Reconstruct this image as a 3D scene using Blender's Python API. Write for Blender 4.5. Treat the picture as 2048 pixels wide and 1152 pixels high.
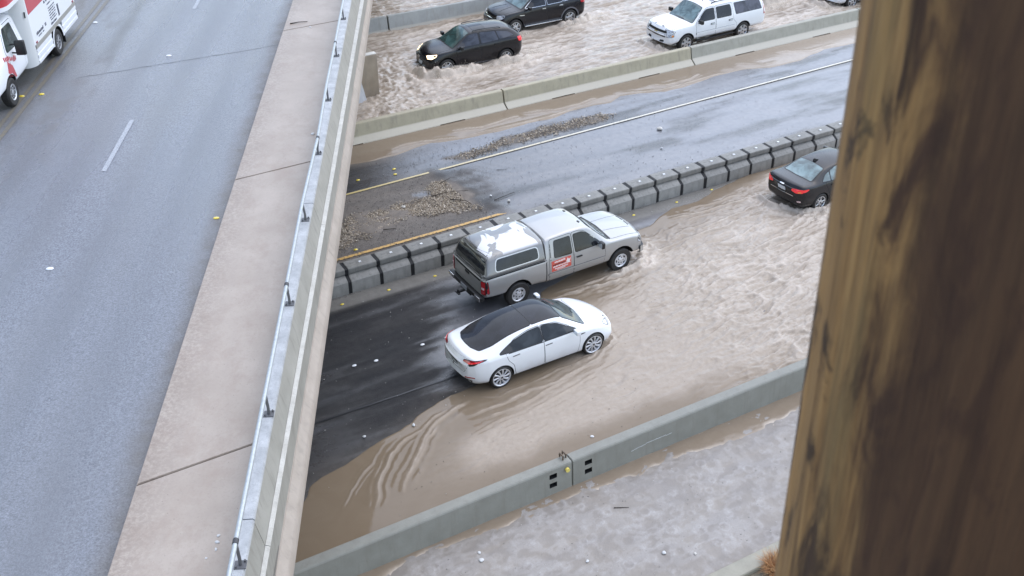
import bpy, bmesh, math, random
import numpy as np
from mathutils import Vector, Matrix
from mathutils.bvhtree import BVHTree
from mathutils.geometry import delaunay_2d_cdt
R = math.radians
random.seed(7); RNG = np.random.default_rng(11)
for o in list(bpy.data.objects): bpy.data.objects.remove(o)
S = bpy.context.scene; COL = S.collection
# ------------------------------------------------------------------ camera, sky, sun, exposure
F_PX, PITCH, ROLL, YAW, CAMZ = 2150.6, 0.5716, -0.0066, 0.5198, 17.4232      # solved from car sizes and lane lines
BR = 0.4538                                                               # bridge heading, from +Y towards +X
cd = bpy.data.cameras.new('camera'); cam = bpy.data.objects.new('camera', cd); COL.objects.link(cam); S.camera = cam
cd.sensor_width = 36; cd.lens = 36*F_PX/2048; cd.clip_start = 0.05; cd.clip_end = 5000
fw = Vector((math.sin(YAW)*math.cos(PITCH), math.cos(YAW)*math.cos(PITCH), -math.sin(PITCH)))
rt = Vector((math.cos(YAW), -math.sin(YAW), 0)); up = rt.cross(fw)
c_, s_ = math.cos(ROLL), math.sin(ROLL); r2 = c_*rt + s_*up; u2 = -s_*rt + c_*up
M = Matrix((r2, u2, -fw)).transposed().to_4x4(); M.translation = (0, 0, CAMZ); cam.matrix_world = M
cd.dof.use_dof = True; cd.dof.focus_distance = 27; cd.dof.aperture_fstop = 13
W = bpy.data.worlds.new('World'); S.world = W; W.use_nodes = True
nt = W.node_tree; bg = nt.nodes['Background']
sky = nt.nodes.new('ShaderNodeTexSky'); sky.sky_type = 'NISHITA'; sky.sun_disc = False
SUN_EL, SUN_AZ = 62, 80
sky.sun_elevation = R(SUN_EL); sky.sun_rotation = R(SUN_AZ); sky.dust_density = 0.8; sky.air_density = 1.0; sky.ozone_density = 1.0
hs = nt.nodes.new('ShaderNodeHueSaturation'); hs.inputs['Saturation'].default_value = 0.72
nt.links.new(sky.outputs[0], hs.inputs['Color']); nt.links.new(hs.outputs[0], bg.inputs['Color']); bg.inputs['Strength'].default_value = 0.13
sd = bpy.data.lights.new('sun', 'SUN'); sd.energy = 0.7; sd.angle = R(100); sd.color = (1, .99, .975)
sun = bpy.data.objects.new('sun', sd); COL.objects.link(sun)
az = R(SUN_AZ); sdir = Vector((math.sin(az)*math.cos(R(SUN_EL)), math.cos(az)*math.cos(R(SUN_EL)), math.sin(R(SUN_EL))))
sun.rotation_euler = sdir.to_track_quat('Z', 'Y').to_euler(); sun.location = (0, -30, 60)
S.render.engine = 'CYCLES'
vs = S.view_settings; vs.view_transform = 'Standard'; vs.look = 'None'; vs.gamma = 1; vs.use_curve_mapping = False; vs.exposure = 1.38

# ------------------------------------------------------------------ materials
def sock(n, *names):
    for k in names:
        if k in n.inputs: return n.inputs[k]
class G:
    """small node-graph helper"""
    def __init__(s, name):
        s.m = bpy.data.materials.new(name); s.m.use_nodes = True; s.t = s.m.node_tree; s.b = s.t.nodes['Principled BSDF']; s.co = None
    def n(s, t, **kw):
        x = s.t.nodes.new(t)
        for k, v in kw.items(): setattr(x, k, v)
        return x
    def l(s, a, b): s.t.links.new(a, b)
    def pos(s, scale=(1,1,1), rz=0):
        tc = s.n('ShaderNodeTexCoord'); mp = s.n('ShaderNodeMapping'); mp.inputs['Scale'].default_value = scale; mp.inputs['Rotation'].default_value = (0,0,rz)
        s.l(tc.outputs['Object'], mp.inputs['Vector']); return mp.outputs[0]
    def noise(s, vec, sc=5, det=4, ro=.55, dist=0):
        x = s.n('ShaderNodeTexNoise'); x.inputs['Scale'].default_value = sc; x.inputs['Detail'].default_value = det; x.inputs['Roughness'].default_value = ro; x.inputs['Distortion'].default_value = dist
        s.l(vec, x.inputs['Vector']); return x.outputs['Fac']
    def voro(s, vec, sc=5, feat='F1', out='Distance'):
        x = s.n('ShaderNodeTexVoronoi'); x.feature = feat; x.inputs['Scale'].default_value = sc; s.l(vec, x.inputs['Vector']); return x.outputs[out]
    def ramp(s, fac, stops):
        x = s.n('ShaderNodeValToRGB'); e = x.color_ramp.elements
        while len(e) < len(stops): e.new(.5)
        for el, (p, c) in zip(e, stops): el.position = p; el.color = (c, c, c, 1) if isinstance(c, (int, float)) else (*c, 1)
        s.l(fac, x.inputs[0]); return x.outputs[0]
    def mix(s, f, a, b, mode='MIX'):
        x = s.n('ShaderNodeMix', data_type='RGBA', blend_type=mode)
        for k, v in ((0, f), (6, a), (7, b)):
            i = x.inputs[k]
            if isinstance(v, (int, float)): i.default_value = v if k == 0 else (v, v, v, 1)
            elif isinstance(v, tuple): i.default_value = (*v, 1)
            else: s.l(v, i)
        return x.outputs[2]
    def math(s, op, a, b=0.0, clamp=False):
        x = s.n('ShaderNodeMath', operation=op, use_clamp=clamp)
        for i, v in enumerate((a, b)):
            if isinstance(v, (int, float)): x.inputs[i].default_value = v
            else: s.l(v, x.inputs[i])
        return x.outputs[0]
    def attr(s, name, out='Fac'):
        x = s.n('ShaderNodeAttribute', attribute_name=name); return x.outputs[out]
    def set(s, **kw):
        nm = dict(color='Base Color', rough='Roughness', metal='Metallic', spec='Specular IOR Level', ior='IOR', coat='Coat Weight', coatr='Coat Roughness', emit='Emission Color', emits='Emission Strength', alpha='Alpha', trans='Transmission Weight')
        for k, v in kw.items():
            i = s.b.inputs[nm[k]]
            if isinstance(v, (int, float)): i.default_value = v if i.type != 'RGBA' else (v, v, v, 1)
            elif isinstance(v, tuple): i.default_value = (*v, 1)
            else: s.l(v, i)
        return s
    def bump(s, h, strength=.3, dist=.02):
        x = s.n('ShaderNodeBump'); x.inputs['Strength'].default_value = strength; x.inputs['Distance'].default_value = dist
        s.l(h, x.inputs['Height']); s.l(x.outputs[0], s.b.inputs['Normal'])
MATS = {}
def simple(name, col, rough=.5, metal=0, spec=.5, coat=0, coatr=.03, ior=None, emit=None, emits=0):
    if name in MATS: return MATS[name]
    g = G(name).set(color=col, rough=rough, metal=metal, spec=spec, coat=coat, coatr=coatr)
    if ior: g.set(ior=ior)
    if emit: g.set(emit=emit, emits=emits)
    MATS[name] = g.m; return g.m
def paint(name, col, metal=0, rough=.3, coat=1.0, fleck=.04, dirt=.34):
    """car paint with rain beads and a film of road dirt low on the body"""
    if name in MATS: return MATS[name]
    g = G(name); p = g.pos()
    n1 = g.noise(p, 3.2, 4); n2 = g.noise(p, 90, 2)
    tc = g.n('ShaderNodeTexCoord'); sp = g.n('ShaderNodeSeparateXYZ'); g.l(tc.outputs['Object'], sp.inputs[0])
    low = g.ramp(g.math('ADD', sp.outputs[2], g.math('MULTIPLY', g.math('SUBTRACT', n1, .5), .5)), [(.12, dirt), (.55, 0.0)])
    base = g.mix(g.math('MULTIPLY', n2, fleck), col, tuple(min(1, c*1.5+.05) for c in col))
    g.set(color=g.mix(low, base, (.30, .25, .19)), metal=metal, rough=g.math('ADD', rough, g.math('MULTIPLY', low, .5)), coat=coat, coatr=.04)
    drops = g.ramp(g.voro(p, 55), [(.0, 1.0), (.32, 0.0)])
    x = g.n('ShaderNodeBump'); x.inputs['Strength'].default_value = .12; x.inputs['Distance'].default_value = .004
    g.l(drops, x.inputs['Height']); g.l(x.outputs[0], g.b.inputs['Coat Normal'])
    MATS[name] = g.m; return g.m
def glass(name, col, rough=.03, spec=.5):
    if name in MATS: return MATS[name]
    g = G(name); p = g.pos(); n = g.noise(p, 2.2, 3, .6, .6)
    g.set(color=g.mix(g.ramp(n, [(.38, 0.0), (.62, 1.0)]), tuple(c*.55 for c in col), tuple(c*1.3 for c in col)), rough=rough, spec=spec, ior=1.5)
    d = g.ramp(g.voro(p, 48), [(0, 1.0), (.3, 0.0)]); g.bump(d, .10, .004)
    MATS[name] = g.m; return g.m

# ------------------------------------------------------------------ object helpers
def link(o, parent=None):
    COL.objects.link(o)
    if parent is not None: o.parent = parent
    return o
def mesh_obj(name, V, Fc, mat, parent=None, smooth=False, sharp=None, mats=None, midx=None):
    me = bpy.data.meshes.new(name)
    me.from_pydata([tuple(v) for v in V], [], [tuple(f) for f in Fc])
    for m in (mats or [mat]): me.materials.append(m)
    if midx is not None: me.polygons.foreach_set('material_index', list(midx))
    if smooth:
        me.polygons.foreach_set('use_smooth', [True]*len(me.polygons))
        if sharp: me.set_sharp_from_angle(angle=R(sharp))
    me.update()
    return link(bpy.data.objects.new(name, me), parent)
def thing(name, label, cat, loc=(0,0,0), rz=0, group=None):
    o = bpy.data.objects.new(name, None); COL.objects.link(o); o.location = loc; o.rotation_euler = (0,0,rz); o.empty_display_size = .2
    return tag(o, label, cat, group)
def tag(o, label, cat, group=None):
    o['label'] = label; o['category'] = cat
    if group: o['group'] = group
    return o
def copy_tree(o, parent=None):
    c = o.copy(); COL.objects.link(c)
    if parent is not None: c.parent = parent
    for ch in o.children: copy_tree(ch, c)
    return c
class MB:
    """collects shapes into one mesh"""
    def __init__(s): s.V = []; s.F = []; s.I = []
    def add(s, V, Fc, i=0):
        n = len(s.V); s.V += [tuple(v) for v in V]; s.F += [tuple(k+n for k in f) for f in Fc]; s.I += [i]*len(Fc); return s
    def box(s, a, b, i=0, bev=0):
        (x0,y0,z0),(x1,y1,z1) = a, b
        if bev:
            bm = bmesh.new(); bmesh.ops.create_cube(bm, size=1)
            for v in bm.verts: v.co = Vector(((x0+x1)/2+v.co.x*(x1-x0), (y0+y1)/2+v.co.y*(y1-y0), (z0+z1)/2+v.co.z*(z1-z0)))
            bmesh.ops.bevel(bm, geom=bm.edges[:], offset=bev, segments=2, affect='EDGES', profile=.5)
            bm.verts.index_update(); s.add([v.co[:] for v in bm.verts], [[v.index for v in f.verts] for f in bm.faces], i); bm.free(); return s
        V = [(x0,y0,z0),(x1,y0,z0),(x1,y1,z0),(x0,y1,z0),(x0,y0,z1),(x1,y0,z1),(x1,y1,z1),(x0,y1,z1)]
        return s.add(V, [(3,2,1,0),(4,5,6,7),(0,1,5,4),(1,2,6,5),(2,3,7,6),(3,0,4,7)], i)
    def tube(s, pts, r, n=8, i=0, cap=True):
        pts = [Vector(p) for p in pts]; rr = r if isinstance(r, (list, tuple)) else [r]*len(pts); V = []; Fc = []
        for k, p in enumerate(pts):
            d = (pts[min(k+1, len(pts)-1)]-pts[max(k-1, 0)]).normalized(); a = d.orthogonal().normalized() if k == 0 else (a - d*a.dot(d)).normalized(); b = d.cross(a)
            for j in range(n):
                t = 2*math.pi*j/n; V.append(p+rr[k]*(math.cos(t)*a+math.sin(t)*b))
        for k in range(len(pts)-1):
            for j in range(n): Fc.append((k*n+j, k*n+(j+1)%n, (k+1)*n+(j+1)%n, (k+1)*n+j))
        if cap: Fc += [tuple(range(n))[::-1], tuple(range((len(pts)-1)*n, len(pts)*n))]
        return s.add(V, Fc, i)
    def lathe_y(s, prof, n=32, i=0, c=(0,0,0)):
        V = []; Fc = []; m = len(prof)
        for j in range(n):
            t = 2*math.pi*j/n
            for (r, y) in prof: V.append((c[0]+r*math.cos(t), c[1]+y, c[2]+r*math.sin(t)))
        for j in range(n):
            for k in range(m-1): Fc.append((j*m+k, ((j+1)%n)*m+k, ((j+1)%n)*m+k+1, j*m+k+1))
        return s.add(V, Fc, i)
    def prism_x(s, prof, x0, x1, i=0):
        n = len(prof); V = [(x0, y, z) for y, z in prof]+[(x1, y, z) for y, z in prof]
        return s.add(V, [tuple(range(n)), tuple(range(n, 2*n))[::-1]]+[(k, k+n, (k+1)%n+n, (k+1)%n) for k in range(n)], i)
    def build(s, name, mats, parent=None, smooth=False, sharp=40):
        mats = mats if isinstance(mats, (list, tuple)) else [mats]
        return mesh_obj(name, s.V, s.F, None, parent, smooth, sharp, mats, s.I)
def fix_normals(o):
    bm = bmesh.new(); bm.from_mesh(o.data); bmesh.ops.recalc_face_normals(bm, faces=bm.faces[:]); bm.to_mesh(o.data); bm.free(); return o

# ------------------------------------------------------------------ numpy noise and polygon helpers
def vnoise(x, y, seed=0):
    xi = np.floor(x).astype(np.int64); yi = np.floor(y).astype(np.int64); fx = x-xi; fy = y-yi
    fx = fx*fx*fx*(fx*(fx*6-15)+10); fy = fy*fy*fy*(fy*(fy*6-15)+10)
    def h(a, b):
        n = (a*374761393+b*668265263+seed*982451653) & 0xffffffff
        n = ((n ^ (n >> 13))*1274126177) & 0xffffffff
        return ((n ^ (n >> 16)) & 0xffffff)/float(0xffffff)
    a = h(xi, yi); b = h(xi+1, yi); c = h(xi, yi+1); d = h(xi+1, yi+1)
    return a+(b-a)*fx+(c-a)*fy+(a-b-c+d)*fx*fy
def fbm(x, y, oct=4, seed=0, lac=2.03, gain=.5):
    s = 0; a = 1; t = 0
    for k in range(oct):
        s = s+a*vnoise(x, y, seed+k*17); t += a; a *= gain; x = x*lac+13.1; y = y*lac+7.7
    return s/t
def sdist(px, py, poly):
    """signed distance, positive inside"""
    P = np.array(poly, float); n = len(P); d = np.full(px.shape, 1e9); ins = np.zeros(px.shape, bool)
    for i in range(n):
        ax, ay = P[i]; bx, by = P[(i+1) % n]; ex, ey = bx-ax, by-ay; wx, wy = px-ax, py-ay
        t = np.clip((wx*ex+wy*ey)/(ex*ex+ey*ey+1e-12), 0, 1); d = np.minimum(d, (wx-ex*t)**2+(wy-ey*t)**2)
        if ay != by:
            c = ((ay > py) != (by > py)) & (px < (bx-ax)*(py-ay)/(by-ay)+ax); ins ^= c
    d = np.sqrt(d); return np.where(ins, d, -d)
def ldist(px, py, line):
    """distance to a polyline and fraction along it"""
    P = np.array(line, float); d = np.full(px.shape, 1e9); fr = np.zeros(px.shape); n = len(P)-1; sg = np.zeros(px.shape)
    for i in range(n):
        ax, ay = P[i]; bx, by = P[i+1]; ex, ey = bx-ax, by-ay; wx, wy = px-ax, py-ay
        t = np.clip((wx*ex+wy*ey)/(ex*ex+ey*ey+1e-12), 0, 1); dd = np.hypot(wx-ex*t, wy-ey*t); m = dd < d
        d = np.where(m, dd, d); fr = np.where(m, (i+t)/n, fr); sg = np.where(m, np.sign(ex*wy-ey*wx), sg)
    return d, fr, sg
def sm(a, b, x): t = np.clip((x-a)/(b-a), 0, 1); return t*t*(3-2*t)
def grid_obj(name, xs, ys, z, mask, mat, attrs=None):
    """height field over a grid; mask per vertex keeps cells with all corners kept"""
    nx, ny = len(xs), len(ys); X, Y = np.meshgrid(xs, ys); keep = mask.reshape(ny, nx)
    cell = keep[:-1,:-1] & keep[1:,:-1] & keep[:-1,1:] & keep[1:,1:]
    idx = np.arange(nx*ny).reshape(ny, nx)
    q = np.stack([idx[:-1,:-1][cell], idx[:-1,1:][cell], idx[1:,1:][cell], idx[1:,:-1][cell]], 1)
    used = np.unique(q); remap = np.full(nx*ny, -1); remap[used] = np.arange(len(used)); q = remap[q]
    co = np.stack([X.ravel(), Y.ravel(), z.ravel()], 1)[used]
    me = bpy.data.meshes.new(name); me.vertices.add(len(co)); me.vertices.foreach_set('co', co.astype(np.float32).ravel())
    me.loops.add(q.size); me.loops.foreach_set('vertex_index', q.ravel().astype(np.int32))
    me.polygons.add(len(q)); me.polygons.foreach_set('loop_start', np.arange(0, q.size, 4, dtype=np.int32))
    me.update(calc_edges=True); me.polygons.foreach_set('use_smooth', np.ones(len(q), bool))
    for k, v in (attrs or {}).items():
        a = me.attributes.new(k, 'FLOAT', 'POINT'); a.data.foreach_set('value', v.ravel()[used].astype(np.float32))
    me.materials.append(mat); me.validate(); me.update()
    return link(bpy.data.objects.new(name, me))
# ------------------------------------------------------------------ lower road
SHORE = [(-14,8),(2.6,16.0),(4.04,17.51),(4.81,18.1),(5.16,18.43),(5.54,18.6),(6.11,18.77),(6.65,18.97),(7.17,19.09),(7.78,19.23),(8.66,19.62),(9.54,19.81),(10.3,19.85),(11.38,20.28),(12.92,21.57),(13.94,22.56),(14.1,22.85),(15.2,23.15),(16.63,23.6),(18.46,24.44),(19.24,24.47),(20.01,24.81),(20.59,25.03),(21.74,25.01),(22.9,25.36),(24.45,25.66),(30,26.1),(62,26.2),(62,15.4),(3,15.4)]
SHOULDER = [(-12,13.2),(5.23,15.05),(6.66,15.2),(8.34,15.0),(9.44,15.05),(11.03,14.95),(11.93,14.85),(12.34,15.02),(12.96,14.86),(13.81,14.79),(15.01,14.70),(16.32,14.72),(17.6,14.7),(40,14.4),(40,15.6),(-12,15.6)]
STRIP = [(-10,33.9),(12.35,33.79),(13.27,33.63),(14.27,33.62),(15.19,33.83),(15.88,33.94),(16.41,33.72),(17.39,33.56),(18.68,33.49),(20.08,33.58),(20.94,33.47),(22.04,33.73),(23.01,33.74),(23.91,33.62),(24.65,33.97),(25.34,33.87),(26.54,33.41),(27.88,33.44),(29.43,33.7),(31.07,33.67),(32.12,33.25),(33.87,33.26),(35.81,33.71),(37.71,33.56),(62,33.3),(62,35.4),(-10,35.4)]
MOUND = [(9.0,28.4),(10.23,29.1),(10.9,29.87),(12.05,30.0),(13.0,29.8),(13.9,29.94),(14.47,30.7),(15.0,30.6),(15.1,29.7),(15.05,28.63),(14.52,28.53),(13.71,28.81),(12.77,29.05),(11.62,28.95),(10.41,28.6),(9.0,28.1)]
DRIFT = [(15.72,32.37),(17.2,32.45),(18.27,32.77),(19.2,32.85),(20.59,32.9),(21.96,32.86),(22.91,32.86),(23.29,32.53),(22.76,32.2),(21.27,32.2),(20.1,32.16),(18.77,32.16),(17.41,32.05),(16.28,31.9)]
RIDGE = [(14.95,31.6),(15.16,30.51),(15.19,29.61),(15.25,28.75),(15.6,27.9)]

gx = np.arange(-14, 62, .09); gy = np.arange(8, 36.2, .09); X, Y = np.meshgrid(gx, gy)
n1 = fbm(X*.35, Y*1.6, 4, 3); n2 = fbm(X*1.6, Y*1.6, 4, 9); n3 = fbm(X*.22+4, Y*3.2, 3, 21); n4 = fbm(X*4, Y*4, 3, 5)
edge = 15.3+1.0*(n2-.5)
grav = sm(26.25, 26.6, Y+.3*(n2-.5))*sm(.0, .8, edge-X)*(1-sm(31.4, 31.8, Y))                    # gritty lane left of the debris dam
gr2 = sm(26.2, 26.5, Y)*(1-sm(27.2, 28.0, Y+.6*(n1-.5)))*sm(14.8, 15.6, X)                           # grit beside the blocks
mound = sm(-.25, .25, sdist(X, Y, MOUND)+.5*(n2-.5)); drift = sm(-.12, .15, sdist(X, Y, DRIFT)+.4*(n2-.5))
rd, rf, rs_ = ldist(X, Y, RIDGE); ridge = np.exp(-(rd/.30)**2)*(.4+1.2*n2)
wet = .82+.35*(n3-.5)+.30*(n1-.5)
wet = wet-.75*grav-.45*gr2*(n2*1.6)-.9*mound-.7*drift
wet = wet-.35*ridge-.40*np.exp(-((X-15.9)/.7)**2)*sm(28, 29, Y)*(1-sm(31, 31.6, Y))*n2*2
shy = sm(24.95, 25.15, Y)*(1-sm(25.7, 25.8, Y)); wet = wet-.25*shy
sheen = sm(15.2, 16.5, X)*sm(26.5, 27.4, Y)*(1-sm(31.6, 31.9, Y))
wet = wet+.25*sheen*(n1-.1)
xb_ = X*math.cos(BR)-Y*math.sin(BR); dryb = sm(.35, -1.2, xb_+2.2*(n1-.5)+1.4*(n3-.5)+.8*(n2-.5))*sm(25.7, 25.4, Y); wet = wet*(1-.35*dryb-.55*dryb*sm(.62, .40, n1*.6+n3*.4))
pale = shy*.8
south = 1-sm(15.3, 15.5, Y)                                                # concrete shoulder nearest the camera
mud = np.clip(.18+.6*(n1-.5)+.55*grav+.35*gr2+.8*mound+.5*drift+.10*sheen, 0, 1)
for poly, wd in ((SHORE, .8), (STRIP, .5)):
    s = sdist(X, Y, poly); mud = np.clip(mud+.55*sm(-wd, .2, s+.5*(n2-.5)), 0, 1)
zz = .010*(n4-.5)*(.25+grav+mound+drift)+.07*mound*n2+.05*drift*n2+.05*ridge+.006*(n2-.5)
zz = zz-.012*shy*0
pud = sdist(X, Y, [(13.4,30.55),(14.0,30.55),(14.3,30.27),(14.02,29.95),(13.56,30.05),(13.3,30.3)])
pm_ = sm(-.05, .15, pud+.2*(n2-.5)); wet = wet*(1-pm_)+1.0*pm_; zz = zz*(1-pm_); mud = mud*(1-.4*pm_)
trk = np.exp(-((Y-29.95-.05*(X-9)+.25*(n1-.5))/.10)**2)*sm(15, 13, X)             # wheel rut edge through the grit
zz = zz+.02*trk*grav
# scraped chevrons of mud on the sheen
film = np.clip(.85*sheen*sm(.30, .56, n1+.15*n2)*(.45+.55*sm(15.5, 25, X))+.8*sm(31.9, 32.3, Y)*sm(12.5, 17, X)*sm(.35, .5, n1)+.75*sm(-.5, .9, xb_+1.5*(n1-.5))*sm(25.2, 24.6, Y)*sm(15.5, 16, Y)*sm(.30, .50, n3*.5+n1*.5)+.30*dryb*sm(.56, .74, n3*.6+n1*.4), 0, 1)*(1-mound)*(1-drift)*(1-.7*ridge)  # pale sky reflection on the wet lanes, put into the colour as a film
chev = sheen*np.clip(np.sin((X*1.5+Y*1.1)*2*math.pi/.62)*1.5-.6, 0, 1)*sm(31.6, 31.0, Y)*sm(29.5, 30.6, Y)*sm(20.5, 16, X)
wet = np.clip(wet-.25*chev, 0, 1)

g = G('wet_asphalt'); p = g.pos(); fine = g.noise(p, 38, 5, .7); mid = g.noise(p, 5, 4)
streak = g.noise(g.pos((.5, 6, 1)), 1.6, 4, .6)
wet_a, mud_a, pale_a, south_a = g.attr('wet'), g.attr('mud'), g.attr('pale'), g.attr('south')
asp = g.mix(g.ramp(fine, [(.35, 0.0), (.7, 1.0)]), (.022,.023,.026), (.070,.071,.074))
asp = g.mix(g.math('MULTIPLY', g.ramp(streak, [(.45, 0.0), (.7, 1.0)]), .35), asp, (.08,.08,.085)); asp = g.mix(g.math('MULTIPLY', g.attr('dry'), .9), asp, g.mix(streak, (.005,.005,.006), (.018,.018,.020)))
mudc = g.mix(fine, (.15,.122,.098), (.36,.31,.26))
c = g.mix(g.math('MULTIPLY', mud_a, g.math('ADD', .45, g.math('MULTIPLY', mid, .6)), True), asp, mudc)
c = g.mix(g.math('MULTIPLY', g.attr('film'), .85), c, g.mix(mid, (.145,.148,.165), (.225,.228,.245)))  # film tint: blue-grey sky sheen mixed into the asphalt colour
conc = g.mix(g.math('MULTIPLY', mid, fine), (.17,.16,.14), (.36,.34,.31))
c = g.mix(pale_a, c, conc)
sconc = g.mix(g.ramp(fine, [(.3, 0.0), (.7, 1.0)]), (.20,.19,.20), (.40,.385,.395))
c = g.mix(south_a, c, sconc)
wr = g.math('ADD', wet_a, g.math('MULTIPLY', g.math('SUBTRACT', mid, .5), .35))
ro = g.ramp(wr, [(.25, .62), (.62, .22), (.85, .07)])
fn2 = g.noise(p, 13, 5, .65, .6); sconc = g.mix(g.ramp(fn2, [(.38, 0.0), (.66, 1.0)]), (.205,.19,.185), (.285,.275,.285)); big_ = g.noise(g.pos((.6,1.6,1)), 1.3, 5, .65, .8); sconc = g.mix(g.ramp(big_, [(.40, .0), (.64, .75)]), sconc, (.27,.235,.195)); sconc = g.mix(g.ramp(g.noise(g.pos((1,1.8,1)), 3.4, 6, .72, .6), [(.60, 0.0), (.68, .55)]), sconc, (.46,.46,.49)); sconc = g.mix(g.math('MULTIPLY', g.ramp(fine, [(.60, 0.0), (.70, 1.0)]), .6), sconc, (.52,.53,.56)); c = g.mix(south_a, c, sconc); ro = g.mix(south_a, ro, g.ramp(fn2, [(.40, .06), (.62, .26)]))
g.set(color=c, rough=ro, spec=g.math('ADD', .25, g.math('MULTIPLY', wr, .75), True), ior=1.5)
h = g.math('MULTIPLY', fine, g.math('SUBTRACT', 1.15, wr, True)); h = g.math('ADD', h, g.math('MULTIPLY', south_a, g.math('MULTIPLY', fn2, .9))); g.bump(h, .55, .03)
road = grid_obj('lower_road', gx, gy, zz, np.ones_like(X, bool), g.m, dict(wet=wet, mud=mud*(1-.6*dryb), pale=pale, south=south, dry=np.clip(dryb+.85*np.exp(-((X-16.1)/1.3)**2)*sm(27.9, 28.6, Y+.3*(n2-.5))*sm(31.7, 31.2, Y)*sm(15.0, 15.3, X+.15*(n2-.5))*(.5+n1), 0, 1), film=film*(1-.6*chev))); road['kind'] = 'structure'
ROADZ = 0.012

# ------------------------------------------------------------------ flood water
def crest(x, y, line, h, w, fade=.15, skew=.45):
    L = np.array(line); a, b = L.min(0)-.6, L.max(0)+.6; k = (x > a[0]) & (x < b[0]) & (y > a[1]) & (y < b[1]); out = np.zeros_like(x)
    d, fr, sg = ldist(x[k], y[k], line); e = np.clip(fr/fade, 0, 1)*np.clip((1-fr)/fade, 0, 1); w = w*.62
    ww = np.where(sg > 0, w*(1+skew), w*(1-skew)); out[k] = h*e*(np.exp(-(d/ww)**2)+.30*np.exp(-((d-w*3.2)/(w*1.1))**2)); return out
CREST = [([(5.43,17.28),(5.82,17.76),(6.13,18.06),(6.4,18.3),(6.68,18.43),(6.86,18.64),(7.15,18.89),(7.46,19.14)], .020, .05),
 ([(6.14,17.01),(6.37,17.44),(6.74,17.99),(7.28,18.6),(7.74,18.86),(8.27,18.99),(8.91,19.29),(9.58,19.48)], .035, .09),
 ([(6.87,17.15),(7.22,17.62),(7.72,18.13),(8.12,18.53),(8.46,18.88),(8.88,19.08),(9.43,19.33),(9.96,19.37)], .045, .11),
 ([(7.39,17.72),(7.78,18.1),(8.25,18.57),(8.74,18.94)], .035, .09),
 ([(9.36,18.91),(10.1,18.82),(10.85,18.85),(11.35,18.92),(12.08,18.86),(13.0,19.07),(13.59,19.12),(14.11,19.47),(14.58,20.02)], .05, .12),
 ([(9.9,18.5),(10.22,18.52),(10.97,18.54),(12.02,18.77),(12.7,18.87)], .035, .09), ([(10.01,19.45),(10.57,19.13),(11.51,19.19),(12.36,19.32),(13.0,19.33),(13.63,19.43)], .03, .06),
 ([(9.0,18.0),(9.6,18.2),(10.4,18.3),(11.2,18.3)], .02, .07), ([(10.6,18.15),(11.5,18.3),(12.5,18.5),(13.4,18.75)], .018, .08),
 ([(14.23,22.61),(15.1,22.5),(15.99,22.5),(16.68,22.43),(17.57,22.76),(18.31,23.4),(18.9,24.2)], .05, .10), ([(13.59,22.55),(14.33,22.35),(15.35,22.2),(16.24,22.1),(16.99,22.0)], .025, .06),
 ([(20.37,23.3),(21.37,23.45),(22.53,23.6),(24.2,23.81)], .05, .10), ([(19.6,23.1),(20.29,23.1),(21.3,23.1),(22.56,23.3),(24.0,23.2)], .045, .10), ([(19.2,21.85),(19.71,21.7),(20.48,21.42),(21.8,21.54),(22.54,21.65),(23.9,22.28),(25,22.4)], .06, .12),
 ([(18.02,22.01),(19.03,21.58),(19.98,21.5),(20.81,21.33),(22,21.25),(23.5,21.6)], .04, .10), ([(19.23,20.63),(20.43,20.42),(21.51,20.29),(22.95,20.5)], .04, .10), ([(19.91,24.55),(21.12,24.23),(22.44,24.27),(24.0,24.08)], .05, .10), ([(20.8,24.75),(22.0,24.6),(23.4,24.6)], .035, .09)]
def chop(x, y, seed, ax=1.1, ay=2.6, oct=4):
    wx = x+.35*(fbm(x*.7, y*.7, 2, seed+5)-.5)*2; wy = y+.25*(fbm(x*.9+9, y*.9, 2, seed+6)-.5)*2
    a = fbm(wx*ax, wy*ay, oct, seed); return 1-np.abs(2*a-1)*1.6
def water_mat(name, deep, light):
    g = G(name); p = g.pos(); a = g.attr('foam'); n = g.noise(p, 9, 5, .65); n6 = g.noise(p, 1.3, 4, .6, .8)
    c = g.mix(g.math('MULTIPLY', n6, .45), deep, light); c = g.mix(g.math('MULTIPLY', a, g.math('ADD', .55, g.math('MULTIPLY', n, .8)), True), c, (.53,.45,.37))
    g.set(color=c, rough=g.math('ADD', .04, g.math('MULTIPLY', a, .14)), spec=.65, ior=1.34)
    h = g.math('ADD', g.math('MULTIPLY', g.noise(p, 7, 3, .6, .4), .7), g.math('MULTIPLY', g.noise(p, 24, 3, .6), .35))
    b = g.n('ShaderNodeBump'); b.inputs['Distance'].default_value = .02; g.l(g.math('ADD', .03, g.math('MULTIPLY', a, .85), True), b.inputs['Strength']); g.l(h, b.inputs['Height']); g.l(b.outputs[0], g.b.inputs['Normal'])
    return g.m
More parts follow.
